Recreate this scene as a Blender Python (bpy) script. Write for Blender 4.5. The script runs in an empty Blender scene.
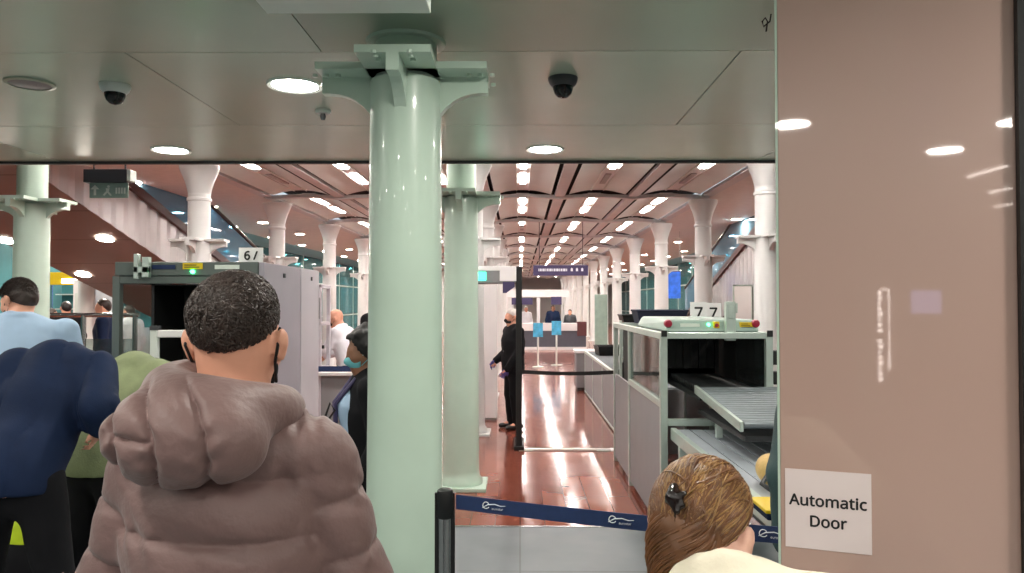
import bpy, math, random
import numpy as np
from mathutils import Vector, Matrix, Euler

random.seed(7)
rng = np.random.default_rng(7)
S = bpy.context.scene
C = S.collection
pi = math.pi

# ------------------------------------------------------------------ camera, world, exposure
FPX = 760.0
EYE = 1.68
PITCH, YAW = math.atan2(16.5, FPX), math.atan2(8.0, FPX)
cd = bpy.data.cameras.new('camera')
cam = bpy.data.objects.new('camera', cd)
C.objects.link(cam)
cd.sensor_width = 36.0
cd.lens = FPX / 1024 * 36.0
cd.clip_start = 0.05
cd.clip_end = 200
cam.location = (0, 0, EYE)
cam.rotation_euler = (pi / 2 + PITCH, 0, YAW)
S.camera = cam
CROT = Euler((pi / 2 + PITCH, 0, YAW)).to_matrix()

S.view_settings.view_transform = 'Standard'
S.view_settings.look = 'None'
S.view_settings.gamma = 1.0
S.view_settings.use_curve_mapping = False
S.view_settings.exposure = 1.75

w = bpy.data.worlds.new('world')
S.world = w
w.use_nodes = True
w.node_tree.nodes['Background'].inputs[0].default_value = (0.8, 0.9, 1.0, 1)
w.node_tree.nodes['Background'].inputs[1].default_value = 0.25
S.cycles.max_bounces = 8
S.cycles.diffuse_bounces = 4
S.cycles.glossy_bounces = 4
S.cycles.transparent_max_bounces = 12
S.cycles.sample_clamp_indirect = 6.0

L_DOWN = 46.0      # radiance of the round downlights
L_STRIP = 18.5     # radiance of the strip lights
L_SIDE = 120.0      # downlights of the side aisles


def P(px, py, Y):
    """world point seen at pixel (px,py) of the photograph at depth Y"""
    d = CROT @ Vector(((px - 512) / FPX, -(py - 286.5) / FPX, -1.0))
    t = Y / d.y
    return Vector((0, 0, EYE)) + d * t


# ------------------------------------------------------------------ materials
def lin(c):
    def f(v):
        v /= 255.0
        return v / 12.92 if v <= 0.04045 else ((v + 0.055) / 1.055) ** 2.4
    return (f(c[0]), f(c[1]), f(c[2]), 1.0)


def mat(name, rgb, rough=0.5, metal=0.0, var=0.0, vscale=8.0, bump=0.0, bscale=60.0, coat=0.0, emit=0.0, spec=0.5, trans=0.0,
        stretch=None, sheen=0.0):
    m = bpy.data.materials.new(name)
    m.use_nodes = True
    nt = m.node_tree
    b = nt.nodes['Principled BSDF']
    col = lin(rgb)
    b.inputs['Base Color'].default_value = col
    b.inputs['Roughness'].default_value = rough
    b.inputs['Metallic'].default_value = metal
    b.inputs['Specular IOR Level'].default_value = spec
    b.inputs['Coat Weight'].default_value = coat
    b.inputs['Coat Roughness'].default_value = 0.03
    b.inputs['Sheen Weight'].default_value = sheen
    tc = nt.nodes.new('ShaderNodeTexCoord')
    src = tc.outputs['Object']
    if stretch:
        mp = nt.nodes.new('ShaderNodeMapping')
        mp.inputs['Scale'].default_value = stretch
        nt.links.new(src, mp.inputs['Vector'])
        src = mp.outputs['Vector']
    if var > 0 or True:
        n = nt.nodes.new('ShaderNodeTexNoise')
        n.inputs['Scale'].default_value = vscale
        n.inputs['Detail'].default_value = 4
        nt.links.new(src, n.inputs['Vector'])
        mr = nt.nodes.new('ShaderNodeMapRange')
        v = max(var, 0.02)
        mr.inputs[1].default_value = 0.3
        mr.inputs[2].default_value = 0.7
        mr.inputs[3].default_value = 1 - v
        mr.inputs[4].default_value = 1 + v
        nt.links.new(n.outputs['Fac'], mr.inputs[0])
        mx = nt.nodes.new('ShaderNodeVectorMath')
        mx.operation = 'SCALE'
        mx.inputs[0].default_value = col[:3]
        nt.links.new(mr.outputs[0], mx.inputs['Scale'])
        nt.links.new(mx.outputs[0], b.inputs['Base Color'])
    if bump > 0:
        n2 = nt.nodes.new('ShaderNodeTexNoise')
        n2.inputs['Scale'].default_value = bscale
        n2.inputs['Detail'].default_value = 3
        nt.links.new(src, n2.inputs['Vector'])
        bp = nt.nodes.new('ShaderNodeBump')
        bp.inputs['Strength'].default_value = bump
        bp.inputs['Distance'].default_value = 0.02
        nt.links.new(n2.outputs['Fac'], bp.inputs['Height'])
        nt.links.new(bp.outputs['Normal'], b.inputs['Normal'])
    if emit > 0:
        b.inputs['Emission Color'].default_value = col
        b.inputs['Emission Strength'].default_value = emit
    return m


def emis(name, rgb, strength):
    m = bpy.data.materials.new(name)
    m.use_nodes = True
    nt = m.node_tree
    nt.nodes.clear()
    e = nt.nodes.new('ShaderNodeEmission')
    o = nt.nodes.new('ShaderNodeOutputMaterial')
    e.inputs[0].default_value = lin(rgb)
    e.inputs[1].default_value = strength
    nt.links.new(e.outputs[0], o.inputs[0])
    return m


def glass(name, rgb, clear=0.8, rough=0.02, ior=1.45):
    """thin architectural glass: tinted transparency with a fresnel reflection"""
    m = bpy.data.materials.new(name)
    m.use_nodes = True
    nt = m.node_tree
    nt.nodes.clear()
    o = nt.nodes.new('ShaderNodeOutputMaterial')
    t = nt.nodes.new('ShaderNodeBsdfTransparent')
    c = lin(rgb)
    t.inputs[0].default_value = c
    g = nt.nodes.new('ShaderNodeBsdfGlossy')
    g.inputs['Roughness'].default_value = rough
    d = nt.nodes.new('ShaderNodeBsdfDiffuse')
    d.inputs[0].default_value = c
    lw = nt.nodes.new('ShaderNodeLayerWeight')          # schlick-like, the same on both faces of the pane
    lw.inputs['Blend'].default_value = 0.5
    pw_ = nt.nodes.new('ShaderNodeMath')
    pw_.operation = 'POWER'
    pw_.inputs[1].default_value = 4.0
    nt.links.new(lw.outputs['Facing'], pw_.inputs[0])
    f = nt.nodes.new('ShaderNodeMath')
    f.operation = 'MULTIPLY_ADD'
    f.inputs[1].default_value = 0.5
    f.inputs[2].default_value = ((ior - 1) / (ior + 1)) ** 2
    nt.links.new(pw_.outputs[0], f.inputs[0])
    m1 = nt.nodes.new('ShaderNodeMixShader')
    m1.inputs[0].default_value = 1 - clear
    nt.links.new(t.outputs[0], m1.inputs[1])
    nt.links.new(d.outputs[0], m1.inputs[2])
    m2 = nt.nodes.new('ShaderNodeMixShader')
    nt.links.new(f.outputs[0], m2.inputs[0])
    nt.links.new(m1.outputs[0], m2.inputs[1])
    nt.links.new(g.outputs[0], m2.inputs[2])
    nt.links.new(m2.outputs[0], o.inputs[0])
    return m


def tiled(name, ca, cb, scale, bw, bh, mortar, cm, rough, offset=0.5, var=0.5, rvar=0.0):
    m = bpy.data.materials.new(name)
    m.use_nodes = True
    nt = m.node_tree
    b = nt.nodes['Principled BSDF']
    tc = nt.nodes.new('ShaderNodeTexCoord')
    mp = nt.nodes.new('ShaderNodeMapping')
    mp.inputs['Rotation'].default_value = (0, 0, pi / 2)
    nt.links.new(tc.outputs['Object'], mp.inputs['Vector'])
    br = nt.nodes.new('ShaderNodeTexBrick')
    br.inputs['Color1'].default_value = lin(ca)
    br.inputs['Color2'].default_value = lin(cb)
    br.inputs['Mortar'].default_value = lin(cm)
    br.inputs['Scale'].default_value = scale
    br.inputs['Brick Width'].default_value = bw
    br.inputs['Row Height'].default_value = bh
    br.inputs['Mortar Size'].default_value = mortar
    br.offset = offset
    nt.links.new(mp.outputs['Vector'], br.inputs['Vector'])
    n = nt.nodes.new('ShaderNodeTexNoise')
    n.inputs['Scale'].default_value = 1.6
    n.inputs['Detail'].default_value = 6
    nt.links.new(tc.outputs['Object'], n.inputs['Vector'])
    mr = nt.nodes.new('ShaderNodeMapRange')
    mr.inputs[1].default_value = 0.25
    mr.inputs[2].default_value = 0.75
    mr.inputs[3].default_value = 1 - var
    mr.inputs[4].default_value = 1 + var
    nt.links.new(n.outputs['Fac'], mr.inputs[0])
    mx = nt.nodes.new('ShaderNodeVectorMath')
    mx.operation = 'SCALE'
    nt.links.new(br.outputs['Color'], mx.inputs[0])
    nt.links.new(mr.outputs[0], mx.inputs['Scale'])
    nt.links.new(mx.outputs[0], b.inputs['Base Color'])
    rr = nt.nodes.new('ShaderNodeMapRange')
    rr.inputs[1].default_value = 0.3
    rr.inputs[2].default_value = 0.7
    rr.inputs[3].default_value = rough
    rr.inputs[4].default_value = rough + rvar
    n3 = nt.nodes.new('ShaderNodeTexNoise')
    n3.inputs['Scale'].default_value = 3.0
    n3.inputs['Detail'].default_value = 5
    nt.links.new(tc.outputs['Object'], n3.inputs['Vector'])
    nt.links.new(n3.outputs['Fac'], rr.inputs[0])
    nt.links.new(rr.outputs[0], b.inputs['Roughness'])
    n4 = nt.nodes.new('ShaderNodeTexNoise')
    n4.inputs['Scale'].default_value = 7.0
    nt.links.new(tc.outputs['Object'], n4.inputs['Vector'])
    bp = nt.nodes.new('ShaderNodeBump')
    bp.inputs['Strength'].default_value = 0.05
    bp.inputs['Distance'].default_value = 0.01
    nt.links.new(n4.outputs['Fac'], bp.inputs['Height'])
    nt.links.new(bp.outputs['Normal'], b.inputs['Normal'])
    return m


M = {}
M['red_floor'] = tiled('red_wood_floor', (146, 84, 66), (120, 64, 51), 1.0, 1.9, 0.19, 0.003, (100, 54, 44), 0.08, 0.5, 0.12, 0.10)
M['grey_floor'] = tiled('grey_floor_tiles', (108, 115, 119), (100, 107, 111), 1.0, 1.2, 1.2, 0.006, (84, 90, 92), 0.42, 0.0, 0.08, 0.1)
M['soffit'] = mat('soffit_panel', (184, 200, 182), 0.25, 0.1, 0.05, 1.2)
M['soffit_side'] = mat('soffit_side_panel', (168, 184, 166), 0.3, 0.1, 0.05, 1.2)
M['vault'] = mat('vault_panel', (214, 224, 220), 0.45, 0.0, 0.05, 1.5)
M['vault_rib'] = mat('vault_rib', (210, 208, 206), 0.5, 0, 0.05, 2)
M['dark_void'] = mat('ceiling_void', (22, 16, 14), 0.9)
M['aisle_ceiling'] = mat('aisle_ceiling', (222, 214, 206), 0.5, 0, 0.05)
M['reflection_tint_ceiling'] = mat('reflection_tint_ceiling', (120, 160, 172), 0.35, 0, 0.06)  # blue-grey of glass reflections painted into the outer ceiling colour
M['white_iron'] = mat('white_painted_iron', (226, 228, 226), 0.38, 0, 0.04, 3)
M['green_iron'] = mat('pale_green_painted_iron', (196, 218, 202), 0.35, 0, 0.05, 2.5, coat=0.3)
M['pink_panel'] = mat('pink_lacquered_glass', (196, 164, 152), 0.35, 0, 0.03, 1.0, coat=1.0)
M['black'] = mat('black_plastic', (16, 17, 18), 0.45)
M['black_gloss'] = mat('black_gloss', (14, 14, 16), 0.15)
M['dark_grey'] = mat('dark_grey_plastic', (60, 62, 66), 0.45)
M['alu'] = mat('aluminium_profile', (198, 212, 204), 0.32, 0.55, 0.04, 20)
M['steel'] = mat('brushed_steel', (176, 178, 178), 0.25, 1.0, 0.08, 30, stretch=(1, 1, 0.05))
M['grey_panel'] = mat('grey_laminate_panel', (138, 138, 140), 0.5, 0, 0.04, 4)
M['lilac_panel'] = mat('lilac_grey_cabinet', (158, 152, 162), 0.45, 0, 0.04, 3)
M['lilac_light'] = mat('pale_lilac_cabinet', (192, 186, 194), 0.45, 0, 0.04, 3)
M['dark_frame'] = mat('dark_grey_green_frame', (96, 106, 102), 0.4, 0.1, 0.04, 4)
M['hood'] = mat('pale_grey_machine_hood', (146, 168, 158), 0.35, 0, 0.04, 4)
M['white'] = mat('white_laminate', (232, 230, 230), 0.45, 0, 0.03, 3)
M['paper'] = mat('white_paper', (238, 236, 236), 0.7, 0, 0.02)
M['paper_pink'] = mat('sign_paper', (240, 224, 222), 0.6, 0, 0.02)
M['ink'] = mat('black_ink', (22, 20, 22), 0.6)
M['white_ink'] = mat('white_ink', (220, 226, 232), 0.6)
M['navy_belt'] = mat('navy_webbing', (24, 48, 92), 0.6, 0, 0.1, 40, 0.2, 300)
M['red_lamp'] = mat('red_lamp_cap', (150, 26, 52), 0.3)
M['yellow'] = mat('yellow_plastic', (222, 190, 20), 0.4)
M['lime'] = mat('lime_hi_vis', (214, 240, 40), 0.6, 0, 0.1, 12, emit=0.0)
M['led'] = emis('green_led', (60, 255, 150), 6)
M['led_panel'] = emis('green_display', (60, 230, 180), 2.0)
M['downlight'] = emis('downlight_disc', (255, 250, 240), L_DOWN)
M['sidelight'] = emis('aisle_light_disc', (255, 244, 230), L_SIDE)
M['strip'] = emis('strip_diffuser', (255, 244, 238), L_STRIP)
M['strip_off'] = mat('unlit_strip_diffuser', (150, 140, 136), 0.4)
M['belt_grey'] = mat('conveyor_roller', (112, 120, 124), 0.35, 0.4, 0.1, 20)
M['slat'] = mat('grey_slat_bed', (176, 184, 192), 0.36, 0.25, 0.05, 10)
M['rubber'] = mat('black_rubber', (26, 28, 30), 0.55)
M['brown_under'] = mat('brown_cladding', (122, 108, 102), 0.45, 0, 0.12, 0.7)
M['maroon'] = mat('maroon_band', (72, 44, 42), 0.4)
M['corrugated'] = mat('ribbed_aluminium', (190, 186, 186), 0.3, 0.75, 0.12, 1.2)
M['teal_glass'] = glass('teal_shop_glass', (120, 190, 195), 0.72, 0.03, 1.55)
M['blue_glass'] = glass('blue_balustrade_glass', (150, 195, 215), 0.6, 0.03, 1.5)
M['clear_glass'] = glass('clear_pane', (214, 222, 220), 0.97, 0.01, 1.3)
M['dark_glass'] = glass('smoked_pane', (86, 92, 92), 0.85, 0.01)
M['wall'] = mat('wall_paint', (206, 196, 190), 0.6, 0, 0.03, 1)
M['wall_pink'] = mat('back_wall_paint', (200, 170, 156), 0.6, 0, 0.03, 1)
M['shop_teal'] = mat('shop_teal_wall', (70, 130, 135), 0.5, 0, 0.3, 0.8)
M['blue_poster'] = mat('blue_poster', (46, 96, 190), 0.4, 0, 0.5, 6, emit=0.25)  # poster print with a faint glow of its own added
M['cyan_poster'] = mat('cyan_poster', (80, 180, 222), 0.4, 0, 0.25, 9)
M['purple_sign'] = mat('purple_sign', (66, 58, 96), 0.4)
M['maroon_panel'] = mat('maroon_desk_panel', (92, 50, 52), 0.5)
M['desk_grey'] = mat('slate_desk_front', (84, 86, 96), 0.5, 0, 0.05)
M['chrome'] = mat('chrome', (210, 214, 214), 0.12, 1.0)
M['lamp_rim'] = mat('white_trim_ring', (216, 222, 216), 0.4)
M['dome_white'] = mat('white_camera_shell', (220, 226, 220), 0.35)
M['sign_glow'] = mat('etched_sign_glass', (150, 176, 164), 0.3, 0, 0.1, 6)
M['tan'] = mat('tan_leather', (206, 172, 104), 0.5, 0, 0.12, 14, 0.2)
M['purple_light'] = emis('purple_letter_light', (150, 130, 255), 7)
M['blue_screen'] = emis('pale_blue_screen', (170, 170, 230), 1.2)
M['white_letter'] = emis('white_letter_light', (255, 240, 230), 7)
M['ceiling_box'] = mat('pale_sign_box', (222, 232, 222), 0.4)
# skin, hair, cloth
M['skin_fair'] = mat('fair_skin', (224, 164, 138), 0.5, 0, 0.07, 14, 0.05, 200)
M['skin_pink'] = mat('pink_skin', (232, 184, 164), 0.5, 0, 0.06, 14, 0.05, 200)
M['skin_dark'] = mat('brown_skin', (140, 96, 72), 0.5, 0, 0.06, 14)
M['hair_dark'] = mat('dark_brown_hair', (56, 44, 39), 0.42, 0, 0.3, 40)
M['hair_black'] = mat('black_hair', (24, 20, 20), 0.5, 0, 0.3, 40)
M['hair_white'] = mat('white_hair', (214, 208, 202), 0.6, 0, 0.1, 40)
M['hair_honey'] = mat('honey_brown_hair', (112, 74, 46), 0.36, 0, 0.35, 22)
M['hair_blond'] = mat('blond_hair_strand', (160, 122, 76), 0.36, 0, 0.3, 22)
M['puffer'] = mat('mauve_brown_nylon', (118, 92, 89), 0.52, 0, 0.08, 6, 0.14, 60, sheen=0.15)
M['navy_cloth'] = mat('navy_cloth', (20, 35, 64), 0.75, 0, 0.14, 5, 0.15, 220, spec=0.2)
M['black_cloth'] = mat('black_cloth', (20, 20, 24), 0.85, 0, 0.1, 6, 0.1, 220, spec=0.2)
M['blue_shirt'] = mat('pale_blue_shirt', (168, 194, 222), 0.75, 0, 0.05, 8, 0.1, 220)
M['white_shirt'] = mat('white_shirt', (232, 232, 238), 0.75, 0, 0.04, 8)
M['green_coat'] = mat('pale_green_coat', (132, 142, 104), 0.75, 0, 0.2, 9, 0.2, 120)
M['cream'] = mat('cream_coat', (246, 236, 214), 0.8, 0, 0.04, 8, 0.15, 160)
M['teal_coat'] = mat('dark_teal_coat', (44, 68, 70), 0.7, 0, 0.15, 8, 0.15, 160)
M['navy_trouser'] = mat('navy_trousers', (36, 42, 62), 0.8, 0, 0.1, 8)
M['mask_black'] = mat('black_mask', (20, 20, 24), 0.7)
M['mask_teal'] = mat('teal_mask', (110, 186, 196), 0.7)
M['glove'] = mat('violet_glove', (84, 80, 156), 0.5)
M['shoe'] = mat('black_shoe_leather', (18, 18, 20), 0.3)
M['eye'] = mat('eye', (30, 24, 22), 0.2)
M['clip'] = mat('dark_hair_clip', (26, 16, 14), 0.15)


# ------------------------------------------------------------------ mesh helpers
class MB:
    def __init__(self):
        self.v, self.f, self.m = [], [], []
        self.ms = []

    def _mi(self, m):
        if m not in self.ms:
            self.ms.append(m)
        return self.ms.index(m)

    def add(self, vs, fs, m=None):
        o = len(self.v)
        self.v += [tuple(x) for x in vs]
        self.f += [tuple(i + o for i in f) for f in fs]
        k = self._mi(m)
        self.m += [k] * len(fs)
        return self

    def box(self, a, b, m=None, R=None, at=None):
        x0, y0, z0 = a
        x1, y1, z1 = b
        vs = [Vector(p) for p in ((x0, y0, z0), (x1, y0, z0), (x1, y1, z0), (x0, y1, z0), (x0, y0, z1), (x1, y0, z1), (x1, y1, z1), (x0, y1, z1))]
        if R is not None:
            vs = [R @ p for p in vs]
        if at is not None:
            vs = [p + Vector(at) for p in vs]
        return self.add(vs, [(3, 2, 1, 0), (4, 5, 6, 7), (0, 1, 5, 4), (1, 2, 6, 5), (2, 3, 7, 6), (3, 0, 4, 7)], m)

    def lathe(self, prof, n=32, c=(0, 0, 0), m=None, cap=True, ax='z'):
        vs, fs = [], []
        for r, z in prof:
            for k in range(n):
                a = 2 * pi * k / n
                q = (r * math.cos(a), r * math.sin(a), z)
                if ax == 'y':
                    q = (q[0], q[2], q[1])
                elif ax == 'x':
                    q = (q[2], q[0], q[1])
                vs.append((c[0] + q[0], c[1] + q[1], c[2] + q[2]))
        L = len(prof)
        for i in range(L - 1):
            for k in range(n):
                k2 = (k + 1) % n
                f = (i * n + k, i * n + k2, (i + 1) * n + k2, (i + 1) * n + k)
                fs.append(f if ax != 'y' else f[::-1])
        if cap:
            a, b = tuple(range(n))[::-1], tuple((L - 1) * n + k for k in range(n))
            fs.append(a if ax != 'y' else a[::-1])
            fs.append(b if ax != 'y' else b[::-1])
        return self.add(vs, fs, m)

    def tube(self, pts, r, n=10, m=None, cap=True):
        pts = [Vector(p) for p in pts]
        rs = r if isinstance(r, (list, tuple)) else [r] * len(pts)
        vs, fs = [], []
        up = None
        for i, p in enumerate(pts):
            t = (pts[min(i + 1, len(pts) - 1)] - pts[max(i - 1, 0)]).normalized()
            if up is None:
                up = Vector((0, 0, 1)) if abs(t.z) < 0.9 else Vector((1, 0, 0))
            u = (up - t * up.dot(t)).normalized()
            up = u
            s = t.cross(u)
            for k in range(n):
                a = 2 * pi * k / n
                vs.append(p + (u * math.cos(a) + s * math.sin(a)) * rs[i])
        for i in range(len(pts) - 1):
            for k in range(n):
                k2 = (k + 1) % n
                fs.append((i * n + k, (i + 1) * n + k, (i + 1) * n + k2, i * n + k2))
        if cap:
            fs.append(tuple(range(n)))
            fs.append(tuple((len(pts) - 1) * n + k for k in range(n))[::-1])
        return self.add(vs, fs, m)

    def prism(self, poly, d, origin, u, v, wdir, m=None):
        """poly in (u,v) extruded by d along wdir, centred"""
        o, u, v, wd = Vector(origin), Vector(u), Vector(v), Vector(wdir)
        n = len(poly)
        vs = [o + u * a + v * b - wd * d / 2 for a, b in poly] + [o + u * a + v * b + wd * d / 2 for a, b in poly]
        fs = [tuple(range(n))[::-1], tuple(range(n, 2 * n))]
        fs += [(i, (i + 1) % n, n + (i + 1) % n, n + i) for i in range(n)]
        return self.add(vs, fs, m)

    def grid(self, fn, nu, nv, m=None):
        vs = [fn(i / nu, j / nv) for i in range(nu + 1) for j in range(nv + 1)]
        fs = [(i * (nv + 1) + j, (i + 1) * (nv + 1) + j, (i + 1) * (nv + 1) + j + 1, i * (nv + 1) + j + 1) for i in range(nu) for j in range(nv)]
        return self.add(vs, fs, m)


def obj(name, mb, m=None, parent=None, smooth=False, bevel=0.0, seg=2, fix=True):
    me = bpy.data.meshes.new(name)
    me.from_pydata(mb.v, [], mb.f)
    mats = [x if x is not None else m for x in mb.ms] or [m]
    for x in mats:
        me.materials.append(M[x])
    if len(mats) > 1:
        me.polygons.foreach_set('material_index', mb.m)
    if fix:
        import bmesh
        bm = bmesh.new()
        bm.from_mesh(me)
        bmesh.ops.recalc_face_normals(bm, faces=bm.faces)
        bm.to_mesh(me)
        bm.free()
    if smooth:
        me.polygons.foreach_set('use_smooth', [True] * len(me.polygons))
        try:
            me.set_sharp_from_angle(angle=math.radians(40))
        except Exception:
            pass
    me.update()
    o = bpy.data.objects.new(name, me)
    C.objects.link(o)
    if parent is not None:
        o.parent = parent
    if bevel > 0:
        b = o.modifiers.new('bevel', 'BEVEL')
        b.width = bevel
        b.segments = seg
        b.limit_method = 'ANGLE'
        b.angle_limit = math.radians(40)
    return o


def tag(o, label, cat, group=None, kind=None):
    o['label'] = label
    o['category'] = cat
    if group:
        o['group'] = group
    if kind:
        o['kind'] = kind
    return o


def thing(name, label, cat, loc=(0, 0, 0), rotz=0.0, group=None, kind=None):
    o = bpy.data.objects.new(name, None)
    o.empty_display_size = 0.1
    C.objects.link(o)
    o.location = loc
    o.rotation_euler = (0, 0, rotz)
    return tag(o, label, cat, group, kind)


def struct(name, mb, m=None, smooth=False, bevel=0.0, parent=None):
    o = obj(name, mb, m, parent, smooth, bevel)
    if parent is None:
        o['kind'] = 'structure'
    return o


def dup(root, loc, rotz=0.0, label=None, group=None, scale=None):
    r = root.copy()
    C.objects.link(r)
    r.location = loc
    r.rotation_euler = (0, 0, rotz)
    if label:
        r['label'] = label
    if group:
        r['group'] = group
    for ch in root.children:
        c = ch.copy()
        C.objects.link(c)
        c.parent = r
        for g in ch.children:
            d = g.copy()
            C.objects.link(d)
            d.parent = c
    return r


FONT = None
try:                                                    # the plain sans face that ships with Blender
    import os
    FONT = bpy.data.fonts.load(os.path.join(bpy.utils.system_resource('DATAFILES', path='fonts'), 'NotoSansHebrew-Regular.woff2'))
except Exception:
    FONT = None


def text(name, s, size, m, parent, M4, extrude=0.0008, bold=0.0, align='CENTER'):
    cu = bpy.data.curves.new(name, 'FONT')
    cu.body = s
    cu.size = size
    cu.align_x = align
    cu.align_y = 'CENTER'
    cu.extrude = extrude
    cu.space_line = 1.1
    if FONT is not None:
        cu.font = FONT
    t = bpy.data.objects.new(name, cu)
    C.objects.link(t)
    dg = bpy.context.evaluated_depsgraph_get()
    me = bpy.data.meshes.new_from_object(t.evaluated_get(dg))
    bpy.data.objects.remove(t)
    if bold > 0:                                         # heavier strokes: the outline repeated a hair to each side
        import bmesh
        bm = bmesh.new()
        for dx, dy in ((-bold, 0), (bold, 0), (0, bold), (0, -bold)):
            k0 = len(bm.verts)
            bm.from_mesh(me)
            bm.verts.ensure_lookup_table()
            for v_ in bm.verts[k0:]:
                v_.co.x += dx
                v_.co.y += dy
                v_.co.z += dx * 0.02 + dy * 0.01
        bm.to_mesh(me)
        bm.free()
    me.transform(M4)
    me.materials.clear()
    me.materials.append(M[m])
    o = bpy.data.objects.new(name, me)
    C.objects.link(o)
    if parent is not None:
        o.parent = parent
    return o


def face_cam(x, y, z, rz=0.0):
    """matrix for text standing upright, readable from -Y"""
    return Matrix.Translation((x, y, z)) @ Matrix.Rotation(rz, 4, 'Z') @ Matrix.Rotation(pi / 2, 4, 'X')


def ordinal(n):
    return ['first', 'second', 'third', 'fourth', 'fifth', 'sixth', 'seventh', 'eighth', 'ninth', 'tenth', 'eleventh', 'twelfth', 'thirteenth', 'fourteenth'][n]


# ------------------------------------------------------------------ implicit surfaces (for bodies and clothes)
def _np(v):
    return np.array(v, dtype=float)


def noise3(p, s=1.0, seed=0):
    q = p * s
    a = np.sin(q[..., 0] * 1.0 + 1.7 * q[..., 1] + seed) * np.cos(q[..., 2] * 1.3 - 0.6 * q[..., 0] + seed * 2)
    b = np.sin(q[..., 1] * 2.1 - 1.1 * q[..., 2] + 3 * seed) * np.cos(q[..., 0] * 1.9 + 0.8 * q[..., 2] + seed)
    c = np.sin(q[..., 2] * 3.7 + 2.3 * q[..., 0] + seed * 5) * np.cos(q[..., 1] * 3.1 - 1.3 * q[..., 0])
    return 0.5 * a + 0.33 * b + 0.17 * c


def prim_bounds(pr):
    if pr[0] == 'cap':
        a, b, ra, rb = pr[1:5]
        r = max(ra, rb)
        return np.minimum(a, b) - r, np.maximum(a, b) + r
    c, rad = pr[1], pr[2]
    r = max(rad)
    return c - r, c + r


def prim_d(pr, p):
    if pr[0] == 'cap':
        a, b, ra, rb = pr[1:5]
        flat = pr[6] if len(pr) > 6 else None
        if flat is not None:          # (axis, factor): squeeze the section along axis
            ax, f = flat
            off = ((p - a) @ ax)
            tt = ((b - a) @ ax)
            ba = b - a
            t = np.clip(((p - a) @ ba) / max(ba @ ba, 1e-9), 0, 1)
            q = p - a - t[..., None] * ba
            comp = q @ ax
            q = q + (f - 1) * comp[..., None] * ax
            r = ra + t * (rb - ra)
            ln = np.linalg.norm(q, axis=-1)
            g = np.sqrt(np.maximum(ln ** 2 + (f * f - 1) * (f * comp) ** 2, 1e-9)) / np.maximum(ln, 1e-6)
            return (ln - r) / np.clip(g, 1, f)
        ba = b - a
        t = np.clip(((p - a) @ ba) / max(ba @ ba, 1e-9), 0, 1)
        q = p - a - t[..., None] * ba
        return np.linalg.norm(q, axis=-1) - (ra + t * (rb - ra))
    c, rad, R = pr[1], _np(pr[2]), pr[3]
    q = (p - c) @ R if R is not None else p - c
    k0 = np.linalg.norm(q / rad, axis=-1)
    k1 = np.linalg.norm(q / (rad * rad), axis=-1)
    return k0 * (k0 - 1.0) / np.maximum(k1, 1e-6)


def cap(a, b, ra, rb, k=0.03, flat=None):
    a, b = _np(a), _np(b)
    if np.linalg.norm(a - b) < 1e-6:
        b = b + 1e-4
    if flat is not None:
        ax = _np(flat[0])
        flat = (ax / np.linalg.norm(ax), flat[1])
    return ('cap', a, b, ra, rb, k, flat)


def ell(c, rad, R=None, k=0.03):
    return ('ell', _np(c), rad, R, k)


def kof(pr):
    return pr[5] if pr[0] == 'cap' else pr[4]


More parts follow.
